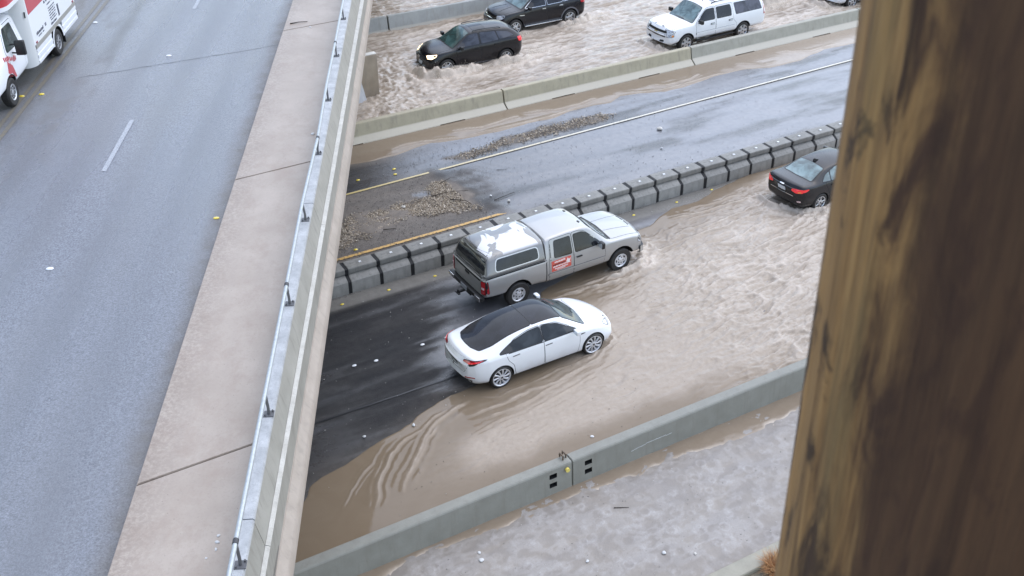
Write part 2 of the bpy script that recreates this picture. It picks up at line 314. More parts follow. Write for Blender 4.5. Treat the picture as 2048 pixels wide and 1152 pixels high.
# main carriageway
WM = water_mat('muddy_water', (.195,.145,.095), (.30,.24,.178))
wx = np.arange(-6, 32.5, .031); wy = np.arange(15.3, 26.4, .031); X, Y = np.meshgrid(wx, wy); s = sdist(X, Y, SHORE); s = s+.16*(fbm(X*1.5, Y*1.5, 3, 31)-.5)*sm(3, 0, s)
deep = sm(.0, 3.5, s)
rough = sm(13.5, 19, X)*(.55+.45*sm(24, 20, Y))*sm(0, 1.2, s); rough = np.maximum(rough, .35*sm(9.5, 12, X)*sm(1.3, 2.6, s)); rough = np.maximum(rough, .26*sm(7.0, 9.0, X)*sm(.8, 2.0, s))
Yr = Y-.10*X; ch1 = chop(X, Yr, 40, .95, 3.6); ch2 = chop(X*1.6, Yr*1.7, 55, 1.1, 3.4); hgt = .088*rough*(ch1-.35)+.046*rough*(ch2-.4)+.016*rough*(chop(X*3.4, Yr*4.2, 57, 1.1, 2.2)-.4)+.05*rough*sm(18, 24, X)*(fbm(X*.35, Y*1.3, 3, 71)-.5)
cr = np.zeros_like(X)
for l, h_, w_ in CREST:
    jl = [(a+.0, b) for a, b in l]; cr = np.maximum(cr, crest(X+.10*(fbm(X*2.2, Y*2.2, 2, 90)-.5), Y+.12*(fbm(X*2.2, Y*2.2, 2, 91)-.5), jl, h_, w_))
cr = cr*(.35+1.3*fbm(X*3.2, Y*3.2, 3, 92))
def wheel_churn(X, Y, pts):
    t = np.zeros_like(X)
    for (cx, cy, rx, ry, a) in pts: t = np.maximum(t, a*np.exp(-((X-cx)/rx)**2-((Y-cy)/ry)**2))
    return t
tw = wheel_churn(X, Y, [(24.9,22.2,1.3,.55,1),(27.4,22.3,1.3,.6,1),(25.8,24.9,2.2,.35,.8),(23.4,23.3,.35,.9,.8),(17.6,22.6,.9,.35,.8),(18.0,23.4,.30,.9,.5),(22.6,22.5,2.0,.5,.45),(27.0,25.2,2.0,.4,.9)])
jet = np.zeros_like(X); xj, yj_ = X+.22*(fbm(X*2.4, Y*2.4, 2, 95)-.5), Y+.26*(fbm(X*2.6, Y*2.6, 2, 96)-.5)
for l, hh, ww in (([(15.9,22.45),(16.9,22.48),(17.7,22.75),(18.15,23.3),(18.2,24.3)],.13,.16),([(14.5,22.35),(15.6,22.3),(16.8,22.15)],.06,.12),([(13.2,19.38),(14.0,19.42),(14.55,19.8),(14.7,20.5)],.06,.10),([(23.55,24.5),(23.5,23.4),(24.1,22.5),(25.2,22.2)],.12,.20),([(25.2,22.3),(26.6,22.15),(28.0,22.3),(29,23)],.20,.22),([(24.5,24.9),(26.5,25.1),(28.5,24.9)],.14,.20)):
    jet = np.maximum(jet, crest(xj, yj_, l, hh, ww, .15, .2))
jet = jet*(.2+1.6*fbm(X*5, Y*5, 3, 97)); cr = np.maximum(cr, jet)
hgt = hgt+.09*tw*(chop(X*1.8, Y*1.2, 61)-.2)+cr
base = .012+.020*sm(0, 1.6, s)
z = np.where(s > 0, base+hgt*sm(0, .5, s), .012-.45*np.clip(-s, 0, .3))
foam = np.clip(.08+rough*(.16+.40*fbm(X*.6, Y*1.6, 3, 77)+.26*sm(.50, .98, ch1)+.16*sm(.55, .95, ch2))+7*cr+.9*tw-.15*(1-deep), 0, 1); 
foam = np.maximum(foam, .50*sm(10.4, 12.2, X+1.2*(s-1.6))*sm(1.3, 2.4, s)); foam = np.maximum(foam, .5*sm(8.0, 9.2, X)*sm(1.15, 1.9, s+.4*(fbm(X*1.3, Y*1.3, 3, 78)-.5)))  # foam value raised over smooth water too, making it paler
brown = np.exp(-(((X-10.6)/2.9)**2+((Y-19.2)/.50)**2)); foam = foam*(1-.75*brown)+7*cr*brown
foam = np.clip(foam, 0, 1)
wa = grid_obj('flood_water', wx, wy, z, s > -.12, WM, dict(foam=foam)); wa['kind'] = 'structure'
# stream along the foot of the near barrier
wx = np.arange(-2, 24, .05); wy = np.arange(13.6, 15.7, .05); X, Y = np.meshgrid(wx, wy); s = sdist(X, Y, SHOULDER)+.30*(fbm(X*2.4, Y*2.4, 4, 33)-.5)
hgt = .012*(chop(X*1.2, Y*1.2, 41)-.4)+.02*np.exp(-((s-.08)/.05)**2)*fbm(X*2, Y*2, 2, 42)
z = np.where(s > 0, .016+.010*sm(0, .3, s)+hgt*sm(0, .15, s), .012-.45*np.clip(-s, 0, .3))
wb = grid_obj('flood_water', wx, wy, z, s > -.08, WM, dict(foam=np.clip(.15+.9*np.exp(-(s/.09)**2)*fbm(X*1.7, Y*1.7, 2, 43)**1.5*2.2, 0, 1))); wb['kind'] = 'structure'
# thin sheet of rain water running over the near shoulder
wx = np.arange(2.5, 24, .034); wy = np.arange(11.62, 15.36, .034); X, Y = np.meshgrid(wx, wy); n1_ = fbm(X*.8, Y*1.7, 5, 201); n2_ = fbm(X*2.6, Y*4.2, 4, 202); n3_ = fbm(X*6, Y*6, 3, 203)
rip = chop(X*1.6, Y*1.3, 204, 1.1, 2.2); rings = np.zeros_like(X); r_ = np.random.default_rng(5)
for k in range(260):
    a, b, rr_ = r_.uniform(3, 23), r_.uniform(11.7, 15.3), r_.uniform(.04, .13); i0, i1 = np.searchsorted(wx, [a-.3, a+.3]); j0, j1 = np.searchsorted(wy, [b-.3, b+.3]); d = np.hypot(X[j0:j1, i0:i1]-a, Y[j0:j1, i0:i1]-b); rings[j0:j1, i0:i1] += np.exp(-((d-rr_)/.022)**2)
z = .019+.016*(rip-.4)*(.3+n1_)+.006*(n3_-.5)+.005*rings
fo = np.clip(.12+.16*sm(.35, .75, n2_)*sm(.35, .65, n1_)+.30*sm(.50, .75, n3_)+.25*rings+.5*sm(.62, .8, rip)*n1_, 0, 1)
g = G('shoulder_water'); p = g.pos(); a = g.attr('foam'); nz = g.noise(p, 30, 4, .7); bgn = g.noise(g.pos((.5,1.4,1)), 1.6, 5, .6, .6)
c = g.mix(g.ramp(bgn, [(.30, 0.0), (.72, 1.0)]), (.225,.20,.178), (.275,.238,.198)); c = g.mix(g.math('MULTIPLY', a, g.math('ADD', .2, nz), True), c, (.45,.425,.405)); g.set(color=c, rough=g.math('ADD', .06, g.math('MULTIPLY', a, .25)), ior=1.34, spec=.6); g.bump(g.noise(p, 20, 4, .65), .35, .02)
we = grid_obj('flood_water', wx, wy, z, sdist(X, Y, SHOULDER) < .45, g.m, dict(foam=fo)); we['kind'] = 'structure'
# strip below the middle barrier
wx = np.arange(2, 55, .06); wy = np.arange(33.0, 35.5, .05); X, Y = np.meshgrid(wx, wy); s = sdist(X, Y, STRIP)+.10*(fbm(X*1.5, Y*1.5, 3, 34)-.5)
cr = np.zeros_like(X)
for l in ([(17.0,34.45),(18.1,34.05),(19.07,34.19),(20.06,34.33)],[(20.08,34.55),(21.53,34.03),(22.72,34.03),(23.77,34.31)],[(26.27,34.27),(26.87,33.85),(28.22,33.88),(29.02,34.21)],[(31.0,34.34),(32.05,33.55),(32.91,33.52)],[(14.2,34.1),(15.3,34.15),(16.3,33.9),(17.1,33.65)],[(33.5,34.5),(35,33.8),(37,33.9)],[(17.2,33.7),(19.5,33.62),(21.0,33.6),(22.5,33.8)],[(24.8,34.02),(26.5,33.55),(28.0,33.6),(30,33.8)]): cr = np.maximum(cr, crest(X, Y, l, .05, .07))
z = np.where(s > 0, .016+.012*sm(0, .5, s)+cr*(.5+fbm(X*3, Y*3, 2, 4))*sm(0, .1, s)+.004*chop(X, Y, 46), .012-.45*np.clip(-s, 0, .3))
wc = grid_obj('flood_water', wx, wy, z, s > -.08, WM, dict(foam=np.clip(.12+13*cr*fbm(X*2.5, Y*2.5, 2, 45)+.45*sm(26, 40, X), 0, 1))); wc['kind'] = 'structure'
# far carriageway, fast and deep
wx = np.arange(4, 66, .065); wy = np.arange(35.4, 62, .065); X, Y = np.meshgrid(wx, wy)
boil = sm(21, 17, X+.5*(Y-38)*.2)*sm(44, 42, Y)
lng = .10*(fbm(X*.28, Y*1.5, 4, 81)-.5)+.05*(chop(X*.55, Y*1.4, 82, 1, 2)-.4)
Yr = Y-.06*X; ch1 = chop(X*1.1, Yr*1.5, 85, 1, 2.8); ch2 = chop(X*2.2, Yr*2.2, 89, 1, 2.6); h = 1.3*lng*(1-.6*boil)+.02*(ch2-.4)+boil*(.11*(chop(X*1.7, Y*1.6, 83, 1.2, 1.5)-.3)+.05*(chop(X*3.6, Y*3, 84, 1.2, 1.4)-.4))+.040*(ch1-.4)
tw = wheel_churn(X, Y, [(19.6,39.3,1.5,.55,1),(22.5,39.1,1.5,.6,1),(18.4,40.4,.5,1.0,.8),(24.2,39.6,1.4,.7,.7),(27.7,42.0,1.2,.6,.9),(25,42.1,1.2,.5,.7),(29.4,42.3,1.2,.8,.6),(28.9,37.3,.6,.9,.6),(33,36.4,2.8,.35,.4),(36.5,37.2,1.6,.6,.5),(38,39.6,1.8,.5,1),(22.9,43.3,.6,1.1,.8),(39.8,37.4,.5,.8,.7)])
wake = wheel_churn(X, Y, [(24.6,40.6,3,.25,.6),(24,38.9,4,.2,.6),(31,43,3,.3,.5),(16.6,41.8,2.2,.30,.8),(36,39,4,.3,.4)])
h = h+.09*tw*(chop(X*1.8, Y*1.5, 86)-.25)+.06*wake*(chop(X*1.4, Y*2, 87)-.1)
jet = np.zeros_like(X); xj, yj_ = X+.25*(fbm(X*2, Y*2, 2, 95)-.5), Y+.3*(fbm(X*2.2, Y*2.2, 2, 96)-.5)
for l, hh, ww in (([(18.3,40.6),(18.45,39.5),(19.2,39.2),(20.2,39.15),(21.2,39.3)],.30,.30),([(21.5,39.25),(22.6,39.15),(23.6,39.3)],.26,.26),([(23.45,44.2),(23.4,43.2),(23.6,42.5),(24.6,42.2)],.34,.28),([(26.8,42.15),(27.8,42.1),(28.9,42.3)],.26,.28),([(28.9,38.7),(28.95,37.4),(29.3,36.7)],.16,.22),([(36.6,39.7),(38,39.5),(39.6,39.7)],.36,.35),([(39.6,39.0),(39.7,37.6)],.2,.25)):
    jet = np.maximum(jet, crest(xj, yj_, l, hh, ww, .12, .2))
jet = jet*(.25+1.5*fbm(X*4, Y*4, 3, 97)); h = h+jet
ridge_ = sm(.55, .9, chop(X*.55, Y*1.4, 82, 1, 2))
foam = np.clip(.02+.35*fbm(X*.5, Y*1.2, 3, 88)+.25*ridge_+.35*sm(.5, .95, ch1)+.2*sm(.5, .9, ch2)+.8*tw+.5*wake+.10*boil+3.5*jet, 0, 1)
wd = grid_obj('flood_water', wx, wy, .13+h, Y > 35.55, water_mat('muddy_water_fast', (.19,.145,.10), (.30,.24,.18)), dict(foam=foam)); wd['kind'] = 'structure'

# ------------------------------------------------------------------ wider ground
e = simple('dry_soil', (.20,.16,.115), .9)
def sheet(name, x0, y0, x1, y1, z, m):
    o = mesh_obj(name, [(x0,y0,z),(x1,y0,z),(x1,y1,z),(x0,y1,z)], [(0,1,2,3)], m); o['kind'] = 'structure'; return o
sheet('ground', -900, -900, 1200, 1500, -.12, e)
aw = simple('asphalt_plain', (.045,.046,.05), .25, 0, .6)
sheet('lower_road', -160, 8, -13.95, 36.2, -.02, aw); sheet('lower_road', 61.9, 8, 260, 36.2, -.02, aw)
sheet('lower_road', -160, 36.15, 260, 62, -.03, aw); sheet('flood_water', -160, 15.6, -5.9, 25.8, .01, WM); sheet('flood_water', 32.4, 15.6, 260, 25.8, .03, WM); sheet('flood_water', -160, 36, 4.1, 62, .11, WM); sheet('flood_water', 65.9, 36, 260, 62, .11, WM)
# roadside verge at the camera's foot, with its kerb
gv = G('verge_soil'); p = gv.pos(); gv.set(color=gv.mix(gv.noise(p, 6, 5), (.10,.085,.06), (.26,.22,.16)), rough=.9); gv.bump(gv.noise(p, 14, 4), .6, .05)
vg = mesh_obj('verge', [(-60,-40,.05),(90,-40,.05),(90,11.22,.05),(-60,11.22,.05)], [(0,1,2,3)], gv.m); vg['kind'] = 'structure'

# ------------------------------------------------------------------ concrete materials
def concrete(name, a, b, streaks=.5, pits=.4, spec=.5, rough=.55, stain=(.20,.18,.15), sc=1.0, lit_foot=0):
    g = G(name); p = g.pos(); n = g.noise(p, 2.2*sc, 5, .6); f = g.noise(p, 40*sc, 4, .7); st = g.noise(g.pos((3.5, 3.5, .35)), 2.2*sc, 4, .6)
    c = g.mix(g.ramp(n, [(.3, 0.0), (.72, 1.0)]), a, b); c = g.mix(g.math('MULTIPLY', g.ramp(st, [(.52, 0.0), (.72, 1.0)]), streaks), c, stain)
    c = g.mix(g.math('MULTIPLY', g.ramp(f, [(.56, 0.0), (.72, 1.0)]), pits), c, tuple(x*.45 for x in a))
    if lit_foot:
        tc = g.n('ShaderNodeTexCoord'); sp = g.n('ShaderNodeSeparateXYZ'); g.l(tc.outputs['Object'], sp.inputs[0])
        c = g.mix(g.ramp(g.math('ADD', sp.outputs[2], g.math('MULTIPLY', g.math('SUBTRACT', n, .5), .05)), [(.22, .75), (.27, 0.0)]), c, (.52,.48,.40))  # foot made paler: skylight on the sloping face put into the colour
    oi = g.n('ShaderNodeObjectInfo'); c = g.mix(g.math('MULTIPLY', oi.outputs['Random'], .22), c, tuple(x*.5 for x in a))
    g.set(color=c, rough=g.math('ADD', rough-.15, g.math('MULTIPLY', n, .3)), spec=spec); g.bump(f, .35, .008); return g.m
C_NEAR = concrete('barrier_concrete_grey', (.245,.24,.205), (.31,.305,.265), .35, .25)
C_MID = concrete('barrier_concrete_tan', (.38,.335,.235), (.47,.42,.30), .4, .25, lit_foot=1)
C_MIDG = concrete('barrier_concrete_greygreen', (.34,.325,.265), (.42,.40,.335), .35, .25, lit_foot=1)
C_BLOCK = concrete('barrier_concrete_block', (.19,.183,.165), (.33,.318,.29), .6, .45, stain=(.09,.085,.075))
C_BACK = concrete('barrier_concrete_back', (.27,.275,.255), (.35,.355,.33), .4, .25, lit_foot=1)
C_CURB = concrete('kerb_concrete', (.30,.28,.22), (.42,.39,.31), .2, .3)
def bool_cut(o, boxes, m):
    mb = MB()
    for a, b in boxes: mb.box(a, b)
    c = mb.build('cutter', m); fix_normals(c); md = o.modifiers.new('b', 'BOOLEAN'); md.operation = 'DIFFERENCE'; md.solver = 'EXACT'; md.object = c; md.material_mode = 'TRANSFER'
    bpy.context.view_layer.update(); me = bpy.data.meshes.new_from_object(o.evaluated_get(bpy.context.evaluated_depsgraph_get())); o.modifiers.clear(); old = o.data; o.data = me
    bpy.data.objects.remove(c); bpy.data.meshes.remove(old)
SLOT = simple('slot_dark', (.012,.012,.012), .8)
def bar(name, prof, x0, x1, m, bev=.012):
    mb = MB(); mb.prism_x(prof, x0, x1); o = mb.build(name, m); fix_normals(o)
    bm = bmesh.new(); bm.from_mesh(o.data); bmesh.ops.bevel(bm, geom=[e for e in bm.edges if e.calc_face_angle(0) > .3], offset=bev, segments=2, affect='EDGES'); bm.to_mesh(o.data); bm.free()
    o.data.polygons.foreach_set('use_smooth', [True]*len(o.data.polygons)); o.data.set_sharp_from_angle(angle=R(35)); return o
# near barrier
NP = [(15.39,0),(15.40,.08),(15.44,.73),(15.47,.76),(15.70,.76),(15.73,.73),(15.78,.08),(15.79,0)]
J = 10.40
for k, (x0, x1, lb) in enumerate(((J-9.1, J-.012, 'grey foreground barrier section running under the bridge, left of the joint'), (J+.012, J+9.1, 'grey foreground barrier section with a pale scrape, reaching to the wooden pole'), (J+9.12, J+18.2, 'grey foreground barrier section hidden behind the pole, furthest right'))):
    o = bar('concrete_barrier', NP, x0, x1, C_NEAR); tag(o, lb, 'barrier', 'foreground concrete barrier sections')
    xs_ = (J-.62, J-.42) if k == 0 else (J+.34, J+.54)
    bool_cut(o, [((xs_[0], 15.2, z0), (xs_[1], 15.60, z0+.13)) for z0 in (.22, .47)], SLOT)
    if k == 1:
        mb = MB(); rr = random.Random(3)
        for q in range(14):
            x = 12.05+q*.085; zc = .33+.012*q*(1-q/18)+rr.uniform(-.01,.01); yb = 15.40+(zc-.08)*.0615-.004
            mb.add([(x,yb,zc),(x+.085,yb,zc+.005),(x+.085,yb,zc+.02+rr.uniform(0,.015)),(x,yb,zc+.02)], [(0,1,2,3)])
        sc_ = mb.build('scrape', simple('scrape_pale', (.55,.56,.55), .7), o); sc_['kind'] = 'stuff'
t = thing('barrier_pin', 'rusty loop pin joining two grey barrier sections on top at the joint', 'pin', (J-.12, 15.6, .76))
mb = MB(); mb.tube([(-.05,-.02,0),(-.05,-.02,.10),(-.05,.12,.10),(-.05,.12,0)], .022, 6); mb.build('loop', simple('rust_metal', (.16,.12,.09), .6, .5), t, True)
mb = MB(); mb.tube([(.05,.02,0),(.05,.02,.09),(.05,.16,.09),(.05,.16,0)], .022, 6); mb.build('loop', simple('rust_metal', (.16,.12,.09), .6, .5), t, True)
o = MB().tube([(J-.16,15.42,.60),(J-.16,15.36,.60)], .055, 10).build('reflector', simple('reflector_yellow', (.75,.60,.12), .3, coat=1), None, True); tag(o, 'round yellow reflector on the grey barrier face next to the joint', 'reflector')
# middle barrier
MP = [(35.06,0),(35.07,.05),(35.33,.24),(35.43,.70),(35.46,.72),(35.64,.72),(35.67,.70),(35.77,.24),(36.0,.05),(36.01,0)]
mids = [(10.42,19.90,'tan concrete barrier section beside the bridge with the flood running along its foot'),(19.93,29.40,'tan concrete barrier section with a joint at each end, left of the white suv'),(29.43,38.90+.6,'grey green concrete barrier section right in front of the white suv'),(39.53,49.0,'pale concrete barrier section furthest right, running behind the pole')]
for k, (x0, x1, lb) in enumerate(mids):
    o = bar('concrete_barrier', MP, x0+.012, x1-.012, C_MID if k < 2 else C_MIDG); tag(o, lb, 'barrier', 'concrete barrier sections in the middle of the road')
    L = x1-x0; bool_cut(o, [((x0+L*f-.55, 34.9, -.05), (x0+L*f+.55, 36.2, .055)) for f in (.28, .74)], SLOT)
# back barrier
BP = [(45.95,0),(45.96,.05),(46.12,.22),(46.20,.72),(46.22,.74),(46.40,.74),(46.42,.72),(46.5,.22),(46.66,.05),(46.67,0)]
BP = [(y-.35, z*1.1) for y, z in BP]
for x0, x1, lb in ((10, 19.55, 'grey concrete barrier stub at the far edge of the flood beside the bridge'), (19.60, 29, 'grey concrete barrier section behind the two black suvs')):
    tag(bar('concrete_barrier', BP, x0+.012, x1-.012, C_BACK), lb, 'barrier', 'concrete barrier sections along the far edge')
# segmented barrier of short blocks
KP = [(25.66,0),(25.66,.40),(25.67,.42),(25.86,.53),(25.90,.545),(25.90,.565),(25.85,.59),(25.845,.74),(25.86,.755),(26.30,.755),(26.32,.74),(26.32,.60),(26.26,.55),(26.50,.42),(26.51,.40),(26.51,0)]
blk0 = None; ords = ['first','second','third','fourth','fifth','sixth','seventh','eighth','ninth','tenth','eleventh','twelfth','thirteenth','fourteenth','fifteenth','sixteenth','seventeenth','eighteenth','nineteenth','twentieth']
rr = random.Random(5); RP = simple('reflector_white', (.75,.76,.76), .3)
for k in range(-1, 24):
    x0 = 9.17+1.023*k
    if blk0 is None:
        KP = [(y-26.08, z) for y, z in KP]; blk0 = bar('concrete_barrier_block', KP, .055, .968, C_BLOCK, .010)
        mb = MB(); mb.box((.48,-.04,.755),(.56,.03,.770)); rf = mb.build('reflector', RP, blk0)
        yc_, f_ = 0, MB(); f_.prism_x([(yc_+(y-yc_)*.97, max(0, z-.012)) for y, z in KP], -.054, .054); fo = f_.build('gap_fill', simple('gap_black', (.010,.010,.011), .7), blk0); fix_normals(fo)  # black prism that fills the gap between neighbouring blocks
        o = blk0
    else:
        o = blk0.copy(); COL.objects.link(o)
        for ch in blk0.children: c = ch.copy(); COL.objects.link(c); c.parent = o
    o.location = (x0, 26.08+rr.uniform(-.012,.012), rr.uniform(-.012,.004)); o.rotation_euler = (rr.uniform(-.008,.008), rr.uniform(-.006,.006), rr.uniform(-.012,.012))
    if k == -1: lb = 'concrete barrier block half under the bridge edge'
    elif k < 3: lb = 'concrete barrier block, %s out from the bridge, left of the pickup' % ords[k]
    elif k < 8: lb = 'concrete barrier block behind the silver pickup, %s out from the bridge' % ords[k]
    elif k < 14: lb = 'concrete barrier block, %s one past the pickup towards the black sedan' % ords[k-8]
    else: lb = 'concrete barrier block above the black sedan, %s of those towards the pole' % ords[k-14]
    tag(o, lb, 'barrier', 'short concrete barrier blocks in a row')
# kerb at the lower right
o = bar('kerb', [(11.22,0),(11.22,.15),(11.25,.17),(11.55,.17),(11.60,.14),(11.66,0)], -30, 60, C_CURB); o['kind'] = 'structure'
# pier wall under the bridge
C_PIER = concrete('pier_concrete', (.25,.20,.145), (.34,.28,.21), .4, .3)
t = thing('bridge_pier', 'brown stained concrete pier wall end standing in the flood under the bridge edge', 'pier', (0,0,0))
mb = MB(); mb.box((6.0,38.7,-.1),(15.95,39.6,1.95),0,.02); mb.build('wall', C_PIER, t, True)
mb = MB(); mb.add([(14.2,38.1,0),(15.30,38.45,0),(15.05,38.68,1.55),(13.8,38.68,1.75),(14.2,38.69,0),(15.30,38.69,0)], [(0,1,2,3),(1,5,2),(0,3,4)]); mb.build('splash_apron', concrete('apron_concrete', (.45,.45,.45), (.58,.58,.59), .2, .2), t)
mb = MB(); mb.box((15.2,38.75,1.951),(15.95,39.0,1.985),0,.01); mb.build('capping', simple('capping_pale', (.75,.72,.66), .5), t, True)

# ------------------------------------------------------------------ bridge
bridge = thing('overpass_bridge', 'road bridge crossing above the flooded road with a wide sidewalk and stained parapet', 'bridge', (0,0,0), -BR)
Y0, Y1 = -30, 75
def bx(name, a, b, m, bev=0): return MB().box(a, b, 0, bev).build(name, m, bridge, bool(bev))
C_DECK = concrete('deck_concrete', (.16,.15,.13), (.25,.235,.21), .4, .3)
bx('deck_slab', (-22,Y0,4.95),(-2.75,Y1,5.55), C_DECK)
for x in (-20,-17,-14,-11,-8,-5.2): bx('girder', (x-.25,Y0,4.55),(x+.25,Y1,4.949), C_DECK)
# carriageway
g = G('bridge_asphalt'); p = g.pos(); fine = g.noise(p, 30, 5, .8); big = g.noise(g.pos((1,.22,1)), .9, 5, .6); trk = g.noise(g.pos((1.3,.12,1)), 1.0, 2, .4)
c = g.mix(g.ramp(fine, [(.36, 0.0), (.66, 1.0)]), (.085,.09,.104), (.275,.288,.325)); c = g.mix(g.math('MULTIPLY', g.ramp(big, [(.42, 0.0), (.68, 1.0)]), .35), c, (.17,.168,.172))
tc = g.n('ShaderNodeTexCoord'); sp = g.n('ShaderNodeSeparateXYZ'); g.l(tc.outputs['Object'], sp.inputs[0])
edge_ = g.n('ShaderNodeMapRange'); edge_.inputs[1].default_value = -5.9; edge_.inputs[2].default_value = -5.05; g.l(sp.outputs[0], edge_.inputs[0])
ctr = g.n('ShaderNodeMapRange'); ctr.inputs[1].default_value = -9.6; ctr.inputs[2].default_value = -12.0; g.l(sp.outputs[0], ctr.inputs[0])
g.set(color=c, rough=g.ramp(g.math('ADD', trk, g.math('MULTIPLY', edge_.outputs[0], .25)), [(.30, .26), (.70, .36)]), spec=.75, ior=1.5); g.bump(fine, .55, .02)
mb = MB(); mb.box((-21.99,Y0+.01,5.551),(-5.03,Y1-.01,5.735)); mb.build('carriageway_bed', C_DECK, bridge)
cx = np.arange(-16, -5.0, .075); cx[-1] = -5.02; cy = np.arange(2, 48, .075); X, Y = np.meshgrid(cx, cy)
nn = fbm(X*.9, Y*.16, 4, 301); n2 = fbm(X*3, Y*1.2, 4, 302); n5 = fbm(X*5, Y*5, 3, 303)
path = sum(np.exp(-((X-x0)/.34)**2) for x0 in (-6.25, -7.55, -9.05, -10.45))*(.5+nn)
grime = np.clip(.9*sm(-5.55, -5.05, X+.25*(n2-.5))*(.45+n5)+.75*sm(-10.9, -11.9, X+.5*(n2-.5))*(.3+.9*nn)+.4*sm(.52, .72, n2)*sm(-9.3, -10.6, X), 0, 1)
stain = np.clip(np.exp(-((X+10.15+.05*(Y-33)+.3*(nn-.5))/.20)**2)*sm(31.3, 32.5, Y)*sm(39, 37, Y)*(.5+n2)+.7*np.exp(-((X+9.9)/.12)**2)*sm(27, 30, Y)*sm(32.5, 31.5, Y)*n2+.5*np.exp(-((X+11.0)/.5)**2-((Y-32.0)/.9)**2)+.7*np.exp(-((X+5.5)/.4)**2-((Y-33)/3)**2)*n2, 0, 1)
c = g.mix(g.math('MULTIPLY', g.attr('path'), .45), c, (.13,.135,.15)); c = g.mix(g.math('MULTIPLY', g.attr('grime'), .75), c, g.mix(fine, (.07,.064,.058), (.20,.175,.15))); c = g.mix(g.math('MULTIPLY', g.attr('stain'), .8), c, (.085,.08,.08))
sk_ = g.voro(p, 32); c = g.mix(g.ramp(sk_, [(.06, .35), (.13, 0.0)]), c, (.50,.52,.56)); g.set(color=c)
g.set(rough=g.math('ADD', g.ramp(trk, [(.30, .22), (.70, .34)]), g.math('MULTIPLY', g.attr('grime'), .25)))
cw = grid_obj('carriageway', cx, cy, 5.75+.004*(nn-.5)-.004*path, np.ones_like(X, bool), g.m, dict(path=path, grime=grime, stain=stain)); cw.parent = bridge
for x0, y0, x1, y1 in ((-22,Y0,-5.02,2),(-22,47.9,-5.02,Y1),(-22,2,-15.98,47.9)): MB().add([(x0,y0,5.748),(x1,y0,5.748),(x1,y1,5.748),(x0,y1,5.748)], [(0,1,2,3)]).build('carriageway', g.m, bridge)
gw = G('lane_paint_white'); p = gw.pos(); gw.set(color=gw.mix(gw.ramp(gw.noise(p, 30, 4, .7), [(.35, 0.0), (.55, 1.0)]), (.20,.205,.22), (.42,.435,.46)), rough=.4); PW = gw.m
gyl = G('lane_paint_yellow'); p = gyl.pos(); gyl.set(color=gyl.mix(gyl.ramp(gyl.noise(p, 12, 4, .7), [(.40, 0.0), (.62, 1.0)]), (.15,.145,.135), (.20,.17,.12)), rough=.5); PY = gyl.m
def strip(name, x0, y0, x1, y1, z, m, par): return MB().add([(x0,y0,z),(x1,y0,z),(x1,y1,z),(x0,y1,z)], [(0,1,2,3)]).build(name, m, par)
for k in range(-2, 4): strip('lane_dash', -8.37, 24.09+12.25*k, -8.25, 27.15+12.25*k, 5.757, PW, bridge)
strip('centre_line', -11.78, Y0, -11.66, Y1, 5.757, PY, bridge); strip('centre_line', -11.52, Y0, -11.40, Y1, 5.757, PY, bridge)
# tar seams
TAR = simple('tar_seam', (.03,.03,.032), .35)
def seam(pts, w, z, par, m=TAR, name='tar_seam'):
    mb = MB(); V = []
    for i, (x, y) in enumerate(pts): V += [(x-.02, y-w/2, z), (x+.02, y+w/2, z)]
    mb.add(V, [(2*i, 2*i+2, 2*i+3, 2*i+1) for i in range(len(pts)-1)]); return mb.build(name, m, par)
rr = random.Random(8); 
seam([(-10.6+.28*i, 30.3+.115*i*1.0+rr.uniform(-.03,.03)) for i in range(21)], .04, 5.7575, bridge)
# sidewalk slabs with sawn joints that follow the skew of the road below
C_WALK = G('sidewalk_concrete'); p = C_WALK.pos(); n = C_WALK.noise(p, .9, 5, .6); f = C_WALK.noise(p, 60, 3, .7); st = C_WALK.noise(C_WALK.pos((3,.4,1)), 1.5, 4)
c = C_WALK.mix(C_WALK.ramp(n, [(.3, 0.0), (.7, 1.0)]), (.36,.295,.238), (.445,.375,.312)); c = C_WALK.mix(C_WALK.math('MULTIPLY', C_WALK.ramp(st, [(.5, 0.0), (.75, 1.0)]), .30), c, (.36,.30,.25))
c = C_WALK.mix(C_WALK.math('MULTIPLY', C_WALK.ramp(C_WALK.noise(C_WALK.pos((1,.7,1)), 1.9, 8, .72), [(.47, 0.0), (.64, 1.0)]), .55), c, (.33,.255,.20)); c = C_WALK.mix(C_WALK.math('MULTIPLY', C_WALK.ramp(f, [(.6, 0.0), (.75, 1.0)]), .35), c, (.22,.20,.18)); tc = C_WALK.n('ShaderNodeTexCoord'); sp = C_WALK.n('ShaderNodeSeparateXYZ'); C_WALK.l(tc.outputs['Object'], sp.inputs[0]); n9 = C_WALK.noise(p, 16, 6, .72)
ed = C_WALK.ramp(C_WALK.math('ADD', sp.outputs[0], C_WALK.math('MULTIPLY', n9, .5)), [(0, 0.0), (1, 0.0)]); mr = C_WALK.n('ShaderNodeMapRange'); mr.inputs[1].default_value = -4.25; mr.inputs[2].default_value = -4.85; C_WALK.l(C_WALK.math('ADD', sp.outputs[0], C_WALK.math('MULTIPLY', C_WALK.math('SUBTRACT', n9, .5), .7)), mr.inputs[0])
c = C_WALK.mix(C_WALK.math('MULTIPLY', mr.outputs[0], C_WALK.ramp(n9, [(.40, 0.0), (.60, .55)])), c, (.20,.155,.125)); pores = C_WALK.ramp(C_WALK.voro(p, 7), [(.03, .7), (.07, 0.0)]); c = C_WALK.mix(pores, c, (.10,.085,.075)); c = C_WALK.mix(C_WALK.ramp(C_WALK.noise(p, 22, 5, .75), [(.52, 0.0), (.70, .35)]), c, (.27,.225,.19))
C_WALK.set(color=c, rough=.42, spec=.5); C_WALK.bump(f, .15, .006); C_WALK = C_WALK.m
sk = .50
